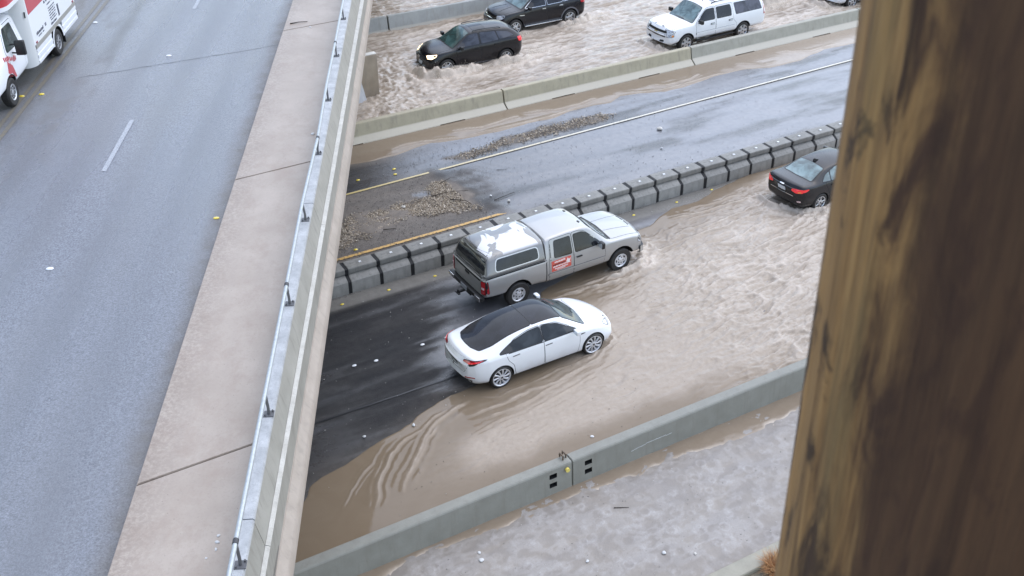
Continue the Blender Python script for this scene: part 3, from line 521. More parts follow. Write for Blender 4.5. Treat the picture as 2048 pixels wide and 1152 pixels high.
yj = [12.71+10.37*k for k in range(-4, 7)]
for a, b_ in zip(yj, yj[1:]):
    xi, xo = -5.0, -3.04; yo = lambda y, x: y+(x+5.0)*sk
    V = [(xi,a+.014,5.9),(xo,yo(a,xo)+.014,5.9),(xo,yo(b_,xo)-.014,5.9),(xi,b_-.014,5.9)]; V += [(x,y,5.60) for x,y,z in V]
    o = MB().add(V, [(0,1,2,3),(7,6,5,4),(0,4,5,1),(1,5,6,2),(2,6,7,3),(3,7,4,0)]).build('sidewalk_slab', C_WALK, bridge)
    fix_normals(o); bm = bmesh.new(); bm.from_mesh(o.data); bmesh.ops.bevel(bm, geom=[e for e in bm.edges if all(v.co.z > 5.8 for v in e.verts)], offset=.012, segments=2, affect='EDGES'); bm.to_mesh(o.data); bm.free()
bx('joint_bed', (-4.98,Y0+.1,5.556),(-3.06,Y1-.1,5.86), simple('joint_dark', (.05,.046,.042), .9))
# parapet, ledge and fascia: swept along the bridge, each edge with its own slight splay
def sweep(name, prof, m, y0, y1, n=2):
    ys = np.linspace(y0, y1, n); V = []; k = len(prof)
    for y in ys: V += [(x+s*(y-23), y, z) for x, s, z in prof]
    Fc = [(i*k+j, i*k+(j+1) % k, (i+1)*k+(j+1) % k, (i+1)*k+j) for i in range(n-1) for j in range(k)]+[tuple(range(k))[::-1], tuple(range((n-1)*k, n*k))]
    o = mesh_obj(name, V, Fc, m, bridge); fix_normals(o)
    bm = bmesh.new(); bm.from_mesh(o.data); bmesh.ops.bevel(bm, geom=[e for e in bm.edges if abs(e.verts[0].co.y-e.verts[1].co.y) > .5 and e.calc_face_angle(0) > .25], offset=.012, segments=2, affect='EDGES'); bm.to_mesh(o.data); bm.free()
    o.data.polygons.foreach_set('use_smooth', [True]*len(o.data.polygons)); o.data.set_sharp_from_angle(angle=R(40)); return o
C_PAR = concrete('parapet_concrete', (.30,.285,.245), (.39,.37,.325), .55, .25, stain=(.17,.155,.13)); C_CAP = concrete('parapet_cap', (.34,.345,.345), (.58,.585,.585), .35, .8, stain=(.25,.25,.25), sc=1.6); C_LEDGE = concrete('ledge_pale', (.45,.43,.38), (.62,.60,.55), .25, .9, sc=1.6); C_PINK = concrete('fascia_pinkish', (.38,.32,.265), (.48,.41,.35), .35, .3)
pj = [yy for yy in np.arange(-26.2, 72, 9.33)]
for a, b_ in zip(pj, pj[1:]):
    sweep('parapet', [(-3.06,.001,5.56),(-3.06,.001,6.54),(-2.87,.003,6.54),(-2.74,.006,6.05),(-2.74,.006,5.56)], C_PAR, a+.008, b_-.008)
    sweep('parapet_cap', [(-3.075,.001,6.541),(-3.075,.001,6.60),(-2.865,.003,6.60),(-2.855,.003,6.541)], C_CAP, a+.012, b_-.012)
    sweep('ledge', [(-2.741,.006,6.03),(-2.75,.006,6.075),(-2.65,.008,6.06),(-2.645,.008,6.03)], C_LEDGE, a+.006, b_-.006)
    sweep('lower_face', [(-2.735,.006,5.45),(-2.735,.006,6.029),(-2.66,.0078,6.029),(-2.665,.0075,5.45)], C_PAR, a+.004, b_-.004)
    sweep('fascia', [(-2.745,.006,4.94),(-2.745,.006,5.449),(-2.655,.0075,5.449),(-2.56,.006,5.27),(-2.535,.0045,5.22),(-2.535,.0045,4.94)], C_PINK, a+.004, b_-.004)
# handrail
STEEL = G('galvanised_pipe'); p = STEEL.pos(); STEEL.set(color=STEEL.mix(STEEL.noise(p, 14, 4), (.30,.32,.33), (.55,.575,.58)), metal=.55, rough=.38); STEEL = STEEL.m
DKST = simple('post_steel', (.14,.14,.145), .5, .5)
rail = thing('handrail', 'grey pipe handrail on bolted posts along the bridge parapet', 'handrail', (0,0,0), -BR)
py = [10.27+3.15*k for k in range(-8, 15)]; rr = random.Random(2); ends = []
for k, y in enumerate(py):
    mb = MB(); mb.box((-3.045,y-.075,6.60),(-2.885,y+.075,6.614)); bp = None
    x_top = -2.99+rr.uniform(-.012,.012); zt_ = 6.97
    if k == 12: x_top += .05
    if k in (13, 14): x_top += .015
    ends.append((x_top, y+.06, zt_))
    pmb = MB(); pmb.tube([(-2.965,y,6.614),(-2.965,y+.01,6.72),(x_top,y+.06,zt_-.03)], .024, 8); pst = pmb.build('post', DKST, rail, True)
    b2 = mb.build('base_plate', DKST, pst)
    bo = MB()
    for q in ((-3.02,-.05),(-2.91,.05)): bo.tube([(q[0],y+q[1],6.614),(q[0],y+q[1],6.645)], .016, 6)
    bo.build('bolts', DKST, pst)['kind'] = 'stuff'
for k in range(0, len(ends)-1, 2):
    seg = ends[k:k+3]
    P = [seg[0]]
    for a, b_ in zip(seg, seg[1:]): P += [tuple(a[i]+(b_[i]-a[i])*f for i in range(3)) for f in (.3,.7)]+[b_]
    o = MB().tube([(x, y+(.02 if i == 0 else (-.02 if i == len(P)-1 else 0)), z) for i, (x,y,z) in enumerate(P)], .036, 10).build('rail_pipe', STEEL, rail, True)
    a = seg[0]; MB().tube([(a[0],a[1]-.045,a[2]),(a[0],a[1]+.045,a[2])], .043, 10).build('pipe_collar', simple('collar_dark', (.07,.07,.075), .5, .5), rail, True)
sm_ = seam([(-4+.4*i, 20.72-.006*i+rr.uniform(-.015,.015)) for i in range(39)], .05, .014, None); sm_['kind'] = 'structure'
# road line paint on the lower road
gye = G('edge_paint_worn'); p = gye.pos(); gye.set(color=gye.mix(gye.ramp(gye.noise(p, 9, 5, .7), [(.36, 0.0), (.5, 1.0)]), (.13,.11,.08), (.62,.38,.12)), rough=.5)
gyw = G('edge_paint_pale'); p = gyw.pos(); sx = gyw.n('ShaderNodeSeparateXYZ'); gyw.l(p, sx.inputs[0]); f = gyw.n('ShaderNodeMapRange'); f.inputs[1].default_value = 12; f.inputs[2].default_value = 22; gyw.l(sx.outputs[0], f.inputs[0])
gyw.set(color=gyw.mix(gyw.ramp(gyw.noise(p, 9, 4, .7), [(.30, 0.0), (.42, 1.0)]), (.16,.15,.13), gyw.mix(f.outputs[0], (.60,.47,.20), (.66,.62,.52))), rough=.45)
def ribbon(name, pts, w, z, m):
    mb = MB(); V = []
    for x, y in pts: V += [(x, y-w/2, z), (x, y+w/2, z)]
    mb.add(V, [(2*i, 2*i+2, 2*i+3, 2*i+1) for i in range(len(pts)-1)]); o = mb.build(name, m); o['kind'] = 'structure'; return o
ribbon('edge_line', [(x, 27.66) for x in np.arange(-12, 15.7, .4)], .13, .022, gye.m)
ribbon('edge_line', [(x, 31.55+.0205*(x-10)*.95) for x in np.arange(-12, 60, .5)], .10, .024, gyw.m)
# ------------------------------------------------------------------ vehicle builder (local axes: +x forward, +y left, z up, origin on the ground between the axles)
BLACK = simple('black_plastic', (.012,.012,.013), .45)
RUBBER = G('tyre_rubber'); _p = RUBBER.pos(); RUBBER.set(color=RUBBER.mix(RUBBER.noise(_p, 9, 4), (.010,.010,.011), (.035,.032,.029)), rough=.62); RUBBER = RUBBER.m
WELL = simple('wheel_well_black', (.006,.006,.006), .9)
CHROME = simple('chrome', (.72,.73,.74), .12, 1)
ALLOY = simple('alloy_silver', (.62,.63,.65), .32, .85)
ALLOYW = simple('alloy_pale', (.72,.72,.73), .38, .5)
REDL = simple('red_lens', (.42,.012,.02), .12, 0, .6, 1)
REDLIT = simple('red_lens_lit', (.5,.012,.02), .15, 0, .6, 1, emit=(1,.03,.03), emits=.16)
LAMP = simple('headlight_lens', (.55,.57,.60), .08, .3, .6, 1)
LAMPLIT = simple('headlight_lit', (.9,.7,.5), .15, 0, .5, 1, emit=(1,.72,.42), emits=1.6)
AMBER = simple('amber_lens', (.75,.25,.03), .15, 0, .6, 1)
GLASSD = glass('glass_privacy', (.016,.018,.022))
GLASSW = glass('glass_windscreen', (.055,.075,.078), .025, .8)
GLASST = glass('glass_teal', (.16,.23,.235), .03, .8)  # light teal base: sky reflection put into the pane colour
GLASSK = glass('glass_roof_black', (.012,.013,.018), .04, .4)
SEAM = simple('panel_gap', (.02,.02,.021), .7)
PLATE = simple('plate_white', (.62,.66,.70), .4)

def pchip(xk, yk, x):
    xk = np.array(xk, float); yk = np.array(yk, float); h = np.diff(xk); d = np.diff(yk)/h; n = len(xk); m = np.zeros(n)
    m[0] = d[0]; m[-1] = d[-1]
    for i in range(1, n-1):
        if d[i-1]*d[i] > 0:
            w1 = 2*h[i]+h[i-1]; w2 = h[i]+2*h[i-1]; m[i] = (w1+w2)/(w1/d[i-1]+w2/d[i])
    k = np.clip(np.searchsorted(xk, x, 'right')-1, 0, n-2); t = (x-xk[k])/h[k]
    return (2*t**3-3*t**2+1)*yk[k]+(t**3-2*t**2+t)*h[k]*m[k]+(-2*t**3+3*t**2)*yk[k+1]+(t**3-t**2)*h[k]*m[k+1]
def fillet(pts, rad, ns=4):
    out = [pts[0]]
    for i in range(1, len(pts)-1):
        p = np.array(pts[i]); a = np.array(pts[i-1])-p; b = np.array(pts[i+1])-p; la = np.linalg.norm(a)+1e-9; lb = np.linalg.norm(b)+1e-9
        r = min(rad[i], la*.48, lb*.48); A = p+a/la*r; B = p+b/lb*r
        for t in np.linspace(0, 1, ns): out.append(tuple((1-t)**2*A+2*t*(1-t)*p+t*t*B))
    out.append(pts[-1]); return out
def loft_body(name, st, mat, rs=.05, rt_=.09, bowf=.2, bowr=.1, step=.06, bowlen=.9, tumble=.5, parent=None):
    """st rows: x, zb, w, zs, ws, zt, wt, ct"""
    st = np.array(sorted(st, key=lambda r: r[0]), float); xk = st[:, 0]
    xs = sorted(set(np.round(np.concatenate([xk, np.arange(xk[0], xk[-1], step)]), 4)))
    xs = np.array([x for i, x in enumerate(xs) if i == 0 or x-xs[i-1] > .004 or x in np.round(xk, 4)])
    cols = [pchip(xk, st[:, c], xs) for c in range(1, 8)]
    rings = []
    for i, x in enumerate(xs):
        zb, w, zs, ws, zt, wt, ct = [c[i] for c in cols]; H = zs-zb
        half = [(0, zb), (w-.14, zb), (w-.02, zb+.16*H), (w, zb+.55*H), (ws, zs), (wt, max(zt-ct, zs+.004)), (wt*.5, zt-ct*.25), (0, zt)]
        half = fillet(half, [0, .06, .06, .18, rs, rt_, .3, 0])
        ring = half+[(-y, z) for y, z in half[-2:0:-1]]
        rings.append([(x, y, z) for y, z in ring])
    def endrings(ring, d):
        a = np.array(ring); c = a.mean(0); res = []
        for dx, s in ((.02, .975), (.034, .93), (.042, .84)):
            b = a.copy(); b[:, 1:] = c[1:]+(a[:, 1:]-c[1:])*[s, s]; b[:, 0] += d*dx; res.append([tuple(v) for v in b])
        return res
    rings = endrings(rings[0], -1)[::-1]+rings+endrings(rings[-1], 1)
    V = np.array([v for r in rings for v in r]); m = len(rings[0]); wm = st[:, 2].max(); x0, x1 = V[:, 0].min(), V[:, 0].max()
    yn = np.abs(V[:, 1])/wm
    tf = sm(x1-bowlen, x1, V[:, 0]); tr = sm(x0+bowlen, x0, V[:, 0])
    V[:, 0] += -bowf*tf*yn**2.3+bowr*tr*yn**2.3
    Fc = []
    for k in range(len(rings)-1):
        for j in range(m): Fc.append((k*m+j, k*m+(j+1) % m, (k+1)*m+(j+1) % m, (k+1)*m+j))
    V = [tuple(v) for v in V]
    for base, rev in ((0, False), ((len(rings)-1)*m, True)):
        c = tuple(np.mean(V[base:base+m], axis=0)); V.append(c); ci = len(V)-1
        for j in range(m): Fc.append((base+j, base+(j+1) % m, ci)[::-1] if not rev else (base+j, base+(j+1) % m, ci))
    o = mesh_obj(name, V, Fc, mat, parent, True, 38); fix_normals(o); return o
def cut_wheels(o, wheels, ra, w, depth=.30, n=40):
    mb = MB()
    for (x, z) in wheels:
        for sgn in (1, -1):
            y0, y1 = (w-depth, w+.3) if sgn > 0 else (-w-.3, -w+depth)
            P = [(x+ra*math.cos(2*math.pi*k/n), z+ra*math.sin(2*math.pi*k/n)) for k in range(n)]
            V = [(a, y0, b) for a, b in P]+[(a, y1, b) for a, b in P]
            mb.add(V, [tuple(range(n)), tuple(range(n, 2*n))[::-1]]+[(k, k+n, (k+1) % n+n, (k+1) % n) for k in range(n)])
    c = mb.build('cutter', WELL); fix_normals(c)
    md = o.modifiers.new('b', 'BOOLEAN'); md.operation = 'DIFFERENCE'; md.solver = 'EXACT'; md.object = c; md.material_mode = 'TRANSFER'
    bpy.context.view_layer.update(); dg = bpy.context.evaluated_depsgraph_get()
    me = bpy.data.meshes.new_from_object(o.evaluated_get(dg)); o.modifiers.clear(); old = o.data; o.data = me
    bpy.data.objects.remove(c); bpy.data.meshes.remove(old)
    me.polygons.foreach_set('use_smooth', [True]*len(me.polygons)); me.set_sharp_from_angle(angle=R(38)); me.update()
def rpoly(pts, r=.05, ns=4):
    n = len(pts); out = []
    for i in range(n):
        p = np.array(pts[i], float); a = np.array(pts[i-1])-p; b = np.array(pts[(i+1) % n])-p; la = np.linalg.norm(a); lb = np.linalg.norm(b)
        rr = min(r, la*.45, lb*.45); A = p+a/la*rr; B = p+b/lb*rr
        for t in np.linspace(0, 1, ns): out.append(tuple((1-t)**2*A+2*t*(1-t)*p+t*t*B))
    return out
def grow(poly, d):
    P = np.array(poly); n = len(P); area = .5*sum(P[i][0]*P[(i+1) % n][1]-P[(i+1) % n][0]*P[i][1] for i in range(n)); sg = 1 if area > 0 else -1; out = []
    for i in range(n):
        e1 = P[i]-P[i-1]; e2 = P[(i+1) % n]-P[i]; n1 = np.array([e1[1], -e1[0]])/(np.linalg.norm(e1)+1e-9); n2 = np.array([e2[1], -e2[0]])/(np.linalg.norm(e2)+1e-9)
        m = n1+n2; m = m/(np.linalg.norm(m)+1e-9); out.append(tuple(P[i]+sg*d*m/max(.5, float(m@n1))))
    return out
def dens(poly, mx=.09):
    out = []
    for i in range(len(poly)):
        a = np.array(poly[i]); b = np.array(poly[(i+1) % len(poly)]); k = max(1, int(np.ceil(np.linalg.norm(b-a)/mx)))
        for j in range(k): out.append(tuple(a+(b-a)*j/k))
    return out
class Skin:
    """lays shaped panels, panes and lamps on a body surface"""
    def __init__(s, objs):
        V = []; Fc = []
        for o in objs:
            n = len(V); V += [v.co.copy() for v in o.data.vertices]; Fc += [[i+n for i in p.vertices] for p in o.data.polygons]
        s.t = BVHTree.FromPolygons(V, Fc)
    def cast(s, ax, a, b):
        if ax == 'L': o, d = (a, 4, b), (0,-1,0)
        elif ax == 'R': o, d = (a, -4, b), (0,1,0)
        elif ax == 'T': o, d = (a, b, 6), (0,0,-1)
        elif ax == 'F': o, d = (8, a, b), (-1,0,0)
        else: o, d = (-8, a, b), (1,0,0)
        h, nrm, _, _ = s.t.ray_cast(Vector(o), Vector(d))
        if h is None: return None
        if nrm.dot(Vector(d)) > 0: nrm = -nrm
        if abs(nrm.dot(Vector(d))) < .15: nrm = (nrm-Vector(d)).normalized()
        return h, nrm
    def panel(s, mb, poly, ax, off=.004, i=0, res=.10, skirt=.012):
        poly = dens(poly, res); n = len(poly); P = np.array(poly); lo, hi = P.min(0), P.max(0)
        gx, gy = np.meshgrid(np.arange(lo[0]+res/2, hi[0], res), np.arange(lo[1]+res/2, hi[1], res)); gx, gy = gx.ravel(), gy.ravel()
        k = sdist(gx, gy, poly) > res*.4 if len(gx) else np.array([], bool)
        pts = [Vector(p) for p in poly]+[Vector((a, b)) for a, b in zip(gx[k], gy[k])]
        v2, _, fc, ov, _, _ = delaunay_2d_cdt(pts, [], [list(range(n))], 1, 1e-5)
        V = []; NN = []; last = None; bad = set()
        for q, p in enumerate(v2):
            r = s.cast(ax, p.x, p.y)
            if r is None: bad.add(q); V.append((0,0,0)); NN.append(Vector((0,0,1))); continue
            h, nrm = r; V.append(h+nrm*off); NN.append(nrm)
        fc = [f for f in fc if not any(q in bad for q in f)]
        if not fc: return mb
        # face orientation
        f = fc[0]; nn = (V[f[1]]-V[f[0]]).cross(V[f[2]]-V[f[0]]); flip = sum(1 if ((V[f[1]]-V[f[0]]).cross(V[f[2]]-V[f[0]])).dot(NN[f[0]]) < 0 else -1 for f in fc) > 0
        fc = [tuple(f[::-1]) if flip else tuple(f) for f in fc]
        ed = {}
        for f in fc:
            for a, b in zip(f, f[1:]+f[:1]): ed[(a, b)] = 1
        bd = [e for e in ed if (e[1], e[0]) not in ed]; m = len(V); mp = {}
        for a, b in bd:
            for q in (a, b):
                if q not in mp: mp[q] = len(V); V.append(V[q]-NN[q]*(off+skirt))
        fc += [(b, a, mp[a], mp[b]) for a, b in bd]
        mb.add(V, fc, i); return mb
    def part(s, name, poly, ax, mat, parent, off=.004, edge=None, edge_w=.014, res=.10):
        """a panel, with an optional darker surround under it"""
        mb = MB()
        if edge is not None: s.panel(mb, grow(poly, edge_w), ax, off*.45, 1, res)
        s.panel(mb, poly, ax, off, 0, res)
        if not mb.F: return None
        return mb.build(name, [mat, edge or mat], parent, True, 30)
def wheel(parent, x, y, r, side, width, rim_r, ns, mat, style='spoke', sw=.05, z=None):
    """tyre (part) with its rim (sub-part); side +1 = left"""
    y = abs(y)*side; k = side; h = width/2; z = r if z is None else z
    mb = MB(); prof = [(rim_r*.98, -h*.9), (rim_r+.02, -h), (r-.035, -h), (r-.008, -h*.8), (r, -h*.55), (r, h*.55), (r-.008, h*.8), (r-.035, h), (rim_r+.02, h), (rim_r*.98, h*.86)]
    mb.lathe_y([(a, b*k) for a, b in prof], 36)
    nb = 44                                                     # tread blocks
    for j in range(nb):
        t = 2*math.pi*j/nb; dt = .045
        V = []
        for tt, rr in ((t-dt, r-.004), (t+dt, r-.004), (t-dt*.9, r+.007), (t+dt*.9, r+.007)):
            for yy in (-h*.62, h*.62): V.append((rr*math.cos(tt), yy, rr*math.sin(tt)))
        mb.add(V, [(0,2,3,1) if False else (4,5,7,6), (0,4,6,2), (1,3,7,5), (0,1,5,4), (2,6,7,3)])
    w = mb.build('wheel', RUBBER, parent, True, 35); fix_normals(w); w.location = (x, y, z)
    b = MB()
    b.lathe_y([(rim_r*.985, k*h*.80), (rim_r+.004, k*h*.93), (rim_r-.012, k*h*.95), (rim_r-.03, k*h*.80), (rim_r-.04, k*h*.1), (rim_r-.05, -k*h*.6)], 40, 0)
    b.lathe_y([(rim_r-.045, k*h*.05), (.02, k*h*.05)], 24, 1)                       # dark backing (brake)
    b.lathe_y([(rim_r*.62, k*h*.12), (rim_r*.62, k*h*.22), (.03, k*h*.22)], 28, 2)   # brake disc
    yo = k*h*.86; yi = k*h*.55
    if style == 'steel':
        b.lathe_y([(rim_r-.03, k*h*.70), (rim_r*.80, k*h*.80), (rim_r*.45, k*h*.74), (rim_r*.33, k*h*.86), (.001, k*h*.88)], 40, 0)
        for j in range(ns):                                      # openings between broad spokes and lug holes
            t = 2*math.pi*(j+.5)/ns
            for (rc, ra, rb, yy) in ((rim_r*.70, rim_r*.20, rim_r*.10, k*h*.815),):
                V = []; q = 10
                for m in range(q):
                    a = 2*math.pi*m/q; u = rb*math.cos(a); v = ra*math.sin(a)
                    V.append(((rc+u)*math.cos(t)-v*math.sin(t), yy+k*.004, (rc+u)*math.sin(t)+v*math.cos(t)))
                b.add(V, [tuple(range(q)) if k < 0 else tuple(range(q))[::-1]], 1)
            t2 = t+math.pi/ns; rc = rim_r*.40; q = 8
            V = [((rc)*math.cos(t2)+.022*math.cos(2*math.pi*m/q), k*h*.83, rc*math.sin(t2)+.022*math.sin(2*math.pi*m/q)) for m in range(q)]
            b.add(V, [tuple(range(q))], 1)
    else:
        for j in range(ns):
            t = 2*math.pi*j/ns; ca, sa = math.cos(t), math.sin(t)
            def P(rr, off, yy): return (rr*ca-off*sa, yy, rr*sa+off*ca)
            if style == 'turbine':
                segs = [(.05, .018, 0, yo), (rim_r*.5, .020, .0, yo+k*.004), (rim_r-.02, .034, .028, k*h*.84)]
            elif style == 'twin':
                segs = [(.05, sw*.9, 0, yo), (rim_r*.45, sw*.75, 0, yo), (rim_r-.015, sw, 0, k*h*.84)]
            else:
                segs = [(.05, sw*1.1, 0, yo), (rim_r*.5, sw*.8, 0, yo), (rim_r-.015, sw*1.05, 0, k*h*.84)]
            V = []
            for rr, ww, of, yy in segs:
                V += [P(rr, of-ww/1, yy-k*.012), P(rr, of-ww*.55, yy), P(rr, of+ww*.55, yy), P(rr, of+ww/1, yy-k*.012), P(rr, of+ww*.7, yi), P(rr, of-ww*.7, yi)]
            Fc = []
            for q in range(len(segs)-1):
                for m in range(6): Fc.append((q*6+m, q*6+(m+1) % 6, q*6+6+(m+1) % 6, q*6+6+m))
            b.add(V, Fc, 0)
            if style == 'twin': 
                V = [P(rr, o_, yo+k*.002) for rr, o_ in ((rim_r*.5, -.006), (rim_r-.03, -sw*.45), (rim_r-.03, sw*.45), (rim_r*.5, .006))]; b.add(V, [(0,1,2,3)], 1)
        b.lathe_y([(.075, yo-k*.02), (.07, yo+k*.006), (.045, yo+k*.012), (.001, yo+k*.013)], 20, 0)
        b.lathe_y([(.03, yo+k*.0155), (.001, yo+k*.016)], 14, 1)
    rm = b.build('rim', [mat, WELL, simple('brake_disc', (.12,.12,.12), .4, .8)], w, True, 35); fix_normals(rm)
    return w
def mirror(parent, x, y, side, mat, size, z):
    mb = MB(); sx, sy, sz = size; yc = side*(abs(y)+sy*.62)
    mb.box((x-sx/2, min(yc-sy/2, yc+sy/2), z), (x+sx/2, max(yc-sy/2, yc+sy/2), z+sz), 0, .03)
    mb.tube([(x+.02, side*(abs(y)-.06), z-.01), (x, yc-side*.04, z+.04)], .026, 6, 1)
    o = mb.build('mirror', [mat, BLACK], parent, True, 40)
    g_ = MB().box((x-sx/2-.004, yc-sy*.42, z+.02), (x-sx/2+.001, yc+sy*.42, z+sz-.02)); g_.build('mirror_glass', simple('mirror_glass', (.5,.55,.6), .05, 1), o)
    return o
def spl(poly, s): return poly
def place(root, x, y, z=0, rz=0): root.location = (x, y, z); root.rotation_euler = (0, 0, rz); return root
def both(fn):
    for side, ax in ((-1, 'R'), (1, 'L')): fn(side, ax)
def doors(sk, root, polys, pm, glassm, hm, trim=BLACK, dash=None):
    """polys: list of (door outline, window outline); builds door > window, handle on each side"""
    def f(side, ax):
        for (dp, wp, hp) in polys:
            d = sk.part('door', rpoly(dp, .06), ax, pm, root, .004, SEAM, .011) if dp else root
            if wp: sk.part('window', rpoly(wp, .05), ax, glassm, d, .010, trim, .016)
            if hp:
                hx, hz = hp; h = sk.part('handle', rpoly([(hx-.10, hz-.022), (hx+.10, hz-.016), (hx+.10, hz+.02), (hx-.10, hz+.016)], .015), ax, hm, d, .034, BLACK if hm is not BLACK else None, .02, .05)
    both(f)

# ---- white electric fastback
def make_fastback():
    root = thing('sedan', 'white fastback car with black glass roof entering the muddy water beside the silver pickup', 'car')
    pm = paint('paint_pearl_white', (.80,.81,.82), 0, .35)
    b = loft_body('body', [
        (-2.37, .42,.70, .86,.66, .90,.60,.02), (-2.33, .33,.80, .93,.73, .985,.64,.02), (-2.25, .27,.855,.965,.78, 1.055,.68,.03), (-2.10, .24,.895,.975,.83, 1.085,.70,.04), (-1.85, .22,.92,.975,.875,1.145,.69,.06),
        (-1.45, .20,.925,.965,.885,1.27,.63,.07), (-1.0, .17,.925,.955,.885,1.375,.585,.06), (-.5, .16,.92,.945,.88,1.43,.565,.055), (0, .16,.92,.935,.88,1.443,.56,.05), (.35, .16,.92,.925,.88,1.425,.56,.05),
        (.65, .16,.92,.915,.88,1.335,.575,.06), (.95, .16,.922,.90,.88,1.175,.62,.07), (1.2, .17,.923,.885,.875,1.03,.66,.07), (1.32, .17,.923,.875,.87,.985,.67,.06), (1.5, .18,.923,.86,.855,.95,.67,.055),
        (1.8, .19,.91,.80,.82,.88,.64,.05), (2.05, .20,.875,.72,.76,.79,.58,.05), (2.2, .22,.83,.63,.70,.69,.52,.04), (2.28, .27,.77,.55,.64,.59,.46,.03)],
        pm, .08, .07, .30, .26, .05, 1.0, parent=root)
    cut_wheels(b, [(-1.4375,.334),(1.4375,.334)], .375, .925); sk = Skin([b])
    # one continuous dark glass roof: windscreen, two roof panes, rear pane
    zt = lambda x: None
    sk.part('windshield', rpoly([(.60,.53),(.60,-.53),(1.26,-.66),(1.30,-.30),(1.32,0),(1.30,.30),(1.26,.66)], .05), 'T', GLASSW, root, .008, BLACK, .02)
    sk.part('roof_glass', rpoly([(-.33,.525),(-.33,-.525),(.565,-.525),(.565,.525)], .04), 'T', GLASSK, root, .008, BLACK, .012)
    sk.part('rear_window', rpoly([(-.355,.525),(-.355,-.525),(-1.0,-.545),(-1.55,-.575),(-1.88,-.50),(-1.99,-.25),(-2.01,0),(-1.99,.25),(-1.88,.50),(-1.55,.575),(-1.0,.545)], .05), 'T', GLASSK, root, .008, BLACK, .015)
    doors(sk, root, [
        ([(.92,.28),(.98,.60),(.98,.93),(.70,1.11),(.36,1.285),(-.125,1.335),(-.125,.90),(-.10,.28)], [(.93,.965),(.70,1.085),(.36,1.255),(.05,1.305),(-.105,1.31),(-.11,.985)], None),
        ([(-.14,.28),(-.14,1.335),(-.5,1.315),(-.95,1.222),(-1.28,1.03),(-1.22,.80),(-1.06,.62),(-1.0,.28)], [(-.155,.985),(-.155,1.31),(-.5,1.29),(-.95,1.20),(-1.35,1.06),(-1.46,1.015),(-1.15,1.0)], None)], pm, glass('glass_side_dark', (.03,.034,.036)), pm, BLACK)
    both(lambda s, ax: [sk.part('handle', rpoly([(hx-.115,hz-.012),(hx+.10,hz-.006),(hx+.10,hz+.018),(hx-.115,hz+.012)], .01), ax, simple('handle_grey', (.30,.31,.33), .25, .8), root, .012, None) for hx, hz in ((.02,.855),(-.98,.875))])
    both(lambda s, ax: sk.part('window_trim', rpoly([(.95,.945),(.95,.958),(-.1,.972),(-1.2,.985),(-1.2,.972),(-.1,.957)], .004), ax, BLACK, root, .010, None, res=.08))
    sk.part('hood', rpoly([(1.36,.69),(1.36,-.69),(1.85,-.66),(2.12,-.52),(2.20,0),(2.12,.52),(1.85,.66)], .1), 'T', pm, root, .003, SEAM, .009)
    sk.part('trunk_lid', rpoly([(-.50,.60),(.50,.60),(.62,.80),(.64,.99),(-.64,.99),(-.62,.80)], .05), 'B', pm, root, .003, SEAM, .009)
    sk.part('license_plate', [(-.16,.70),(.16,.70),(.16,.82),(-.16,.82)], 'B', simple('plate_dark', (.10,.11,.12), .4), root, .012, BLACK, .03)
    both(lambda s, ax: sk.part('taillight', rpoly([(-2.27,.83),(-2.24,.955),(-2.02,.985),(-2.05,.95),(-2.16,.88)], .03), ax, BLACK, root, .006, None, res=.05))
    for s in (-1, 1):
        o = sk.part('taillight', rpoly([(s*.44,.91),(s*.64,.90),(s*.80,.955),(s*.82,.99),(s*.66,.985),(s*.46,.96)], .02), 'B', REDL, root, .014, BLACK, .014, .05)
        sk.part('lamp_bar', rpoly([(s*.60,.905),(s*.655,.905),(s*.80,.955),(s*.80,.978),(s*.68,.945),(s*.6,.935)], .008), 'B', REDLIT, o, .018, None, res=.04)
        sk.part('bumper_reflector', rpoly([(s*.55,.47),(s*.78,.49),(s*.78,.515),(s*.55,.50)], .008), 'B', REDL, root, .008, None)
    sk.part('rear_diffuser', rpoly([(-.66,.30),(.66,.30),(.72,.40),(-.72,.40)], .04), 'B', BLACK, root, .006, None)
    both(lambda s, ax: sk.part('headlight', rpoly([(2.20,.60),(2.13,.68),(1.98,.745),(1.86,.765),(1.93,.715),(2.06,.635)], .03), ax, LAMP, root, .008, simple('lamp_rim', (.12,.12,.13), .3), .008, .05))
    both(lambda s, ax: sk.part('rocker_trim', rpoly([(-1.0,.20),(1.0,.20),(1.0,.265),(-1.0,.265)], .02), ax, BLACK, root, .004, None))
    both(lambda s, ax: sk.part('side_camera', rpoly([(1.02,.80),(1.17,.815),(1.12,.83),(1.03,.83)], .01), ax, BLACK, root, .008, None, res=.05))
    both(lambda s, ax: mirror(root, .80, .90, s, pm, (.12,.20,.13), .97))
    for x in (-1.4375, 1.4375):
        for s in (-1, 1): wheel(root, x, .80, .334, s, .235, .265, 10, ALLOYW, 'turbine')
    return root

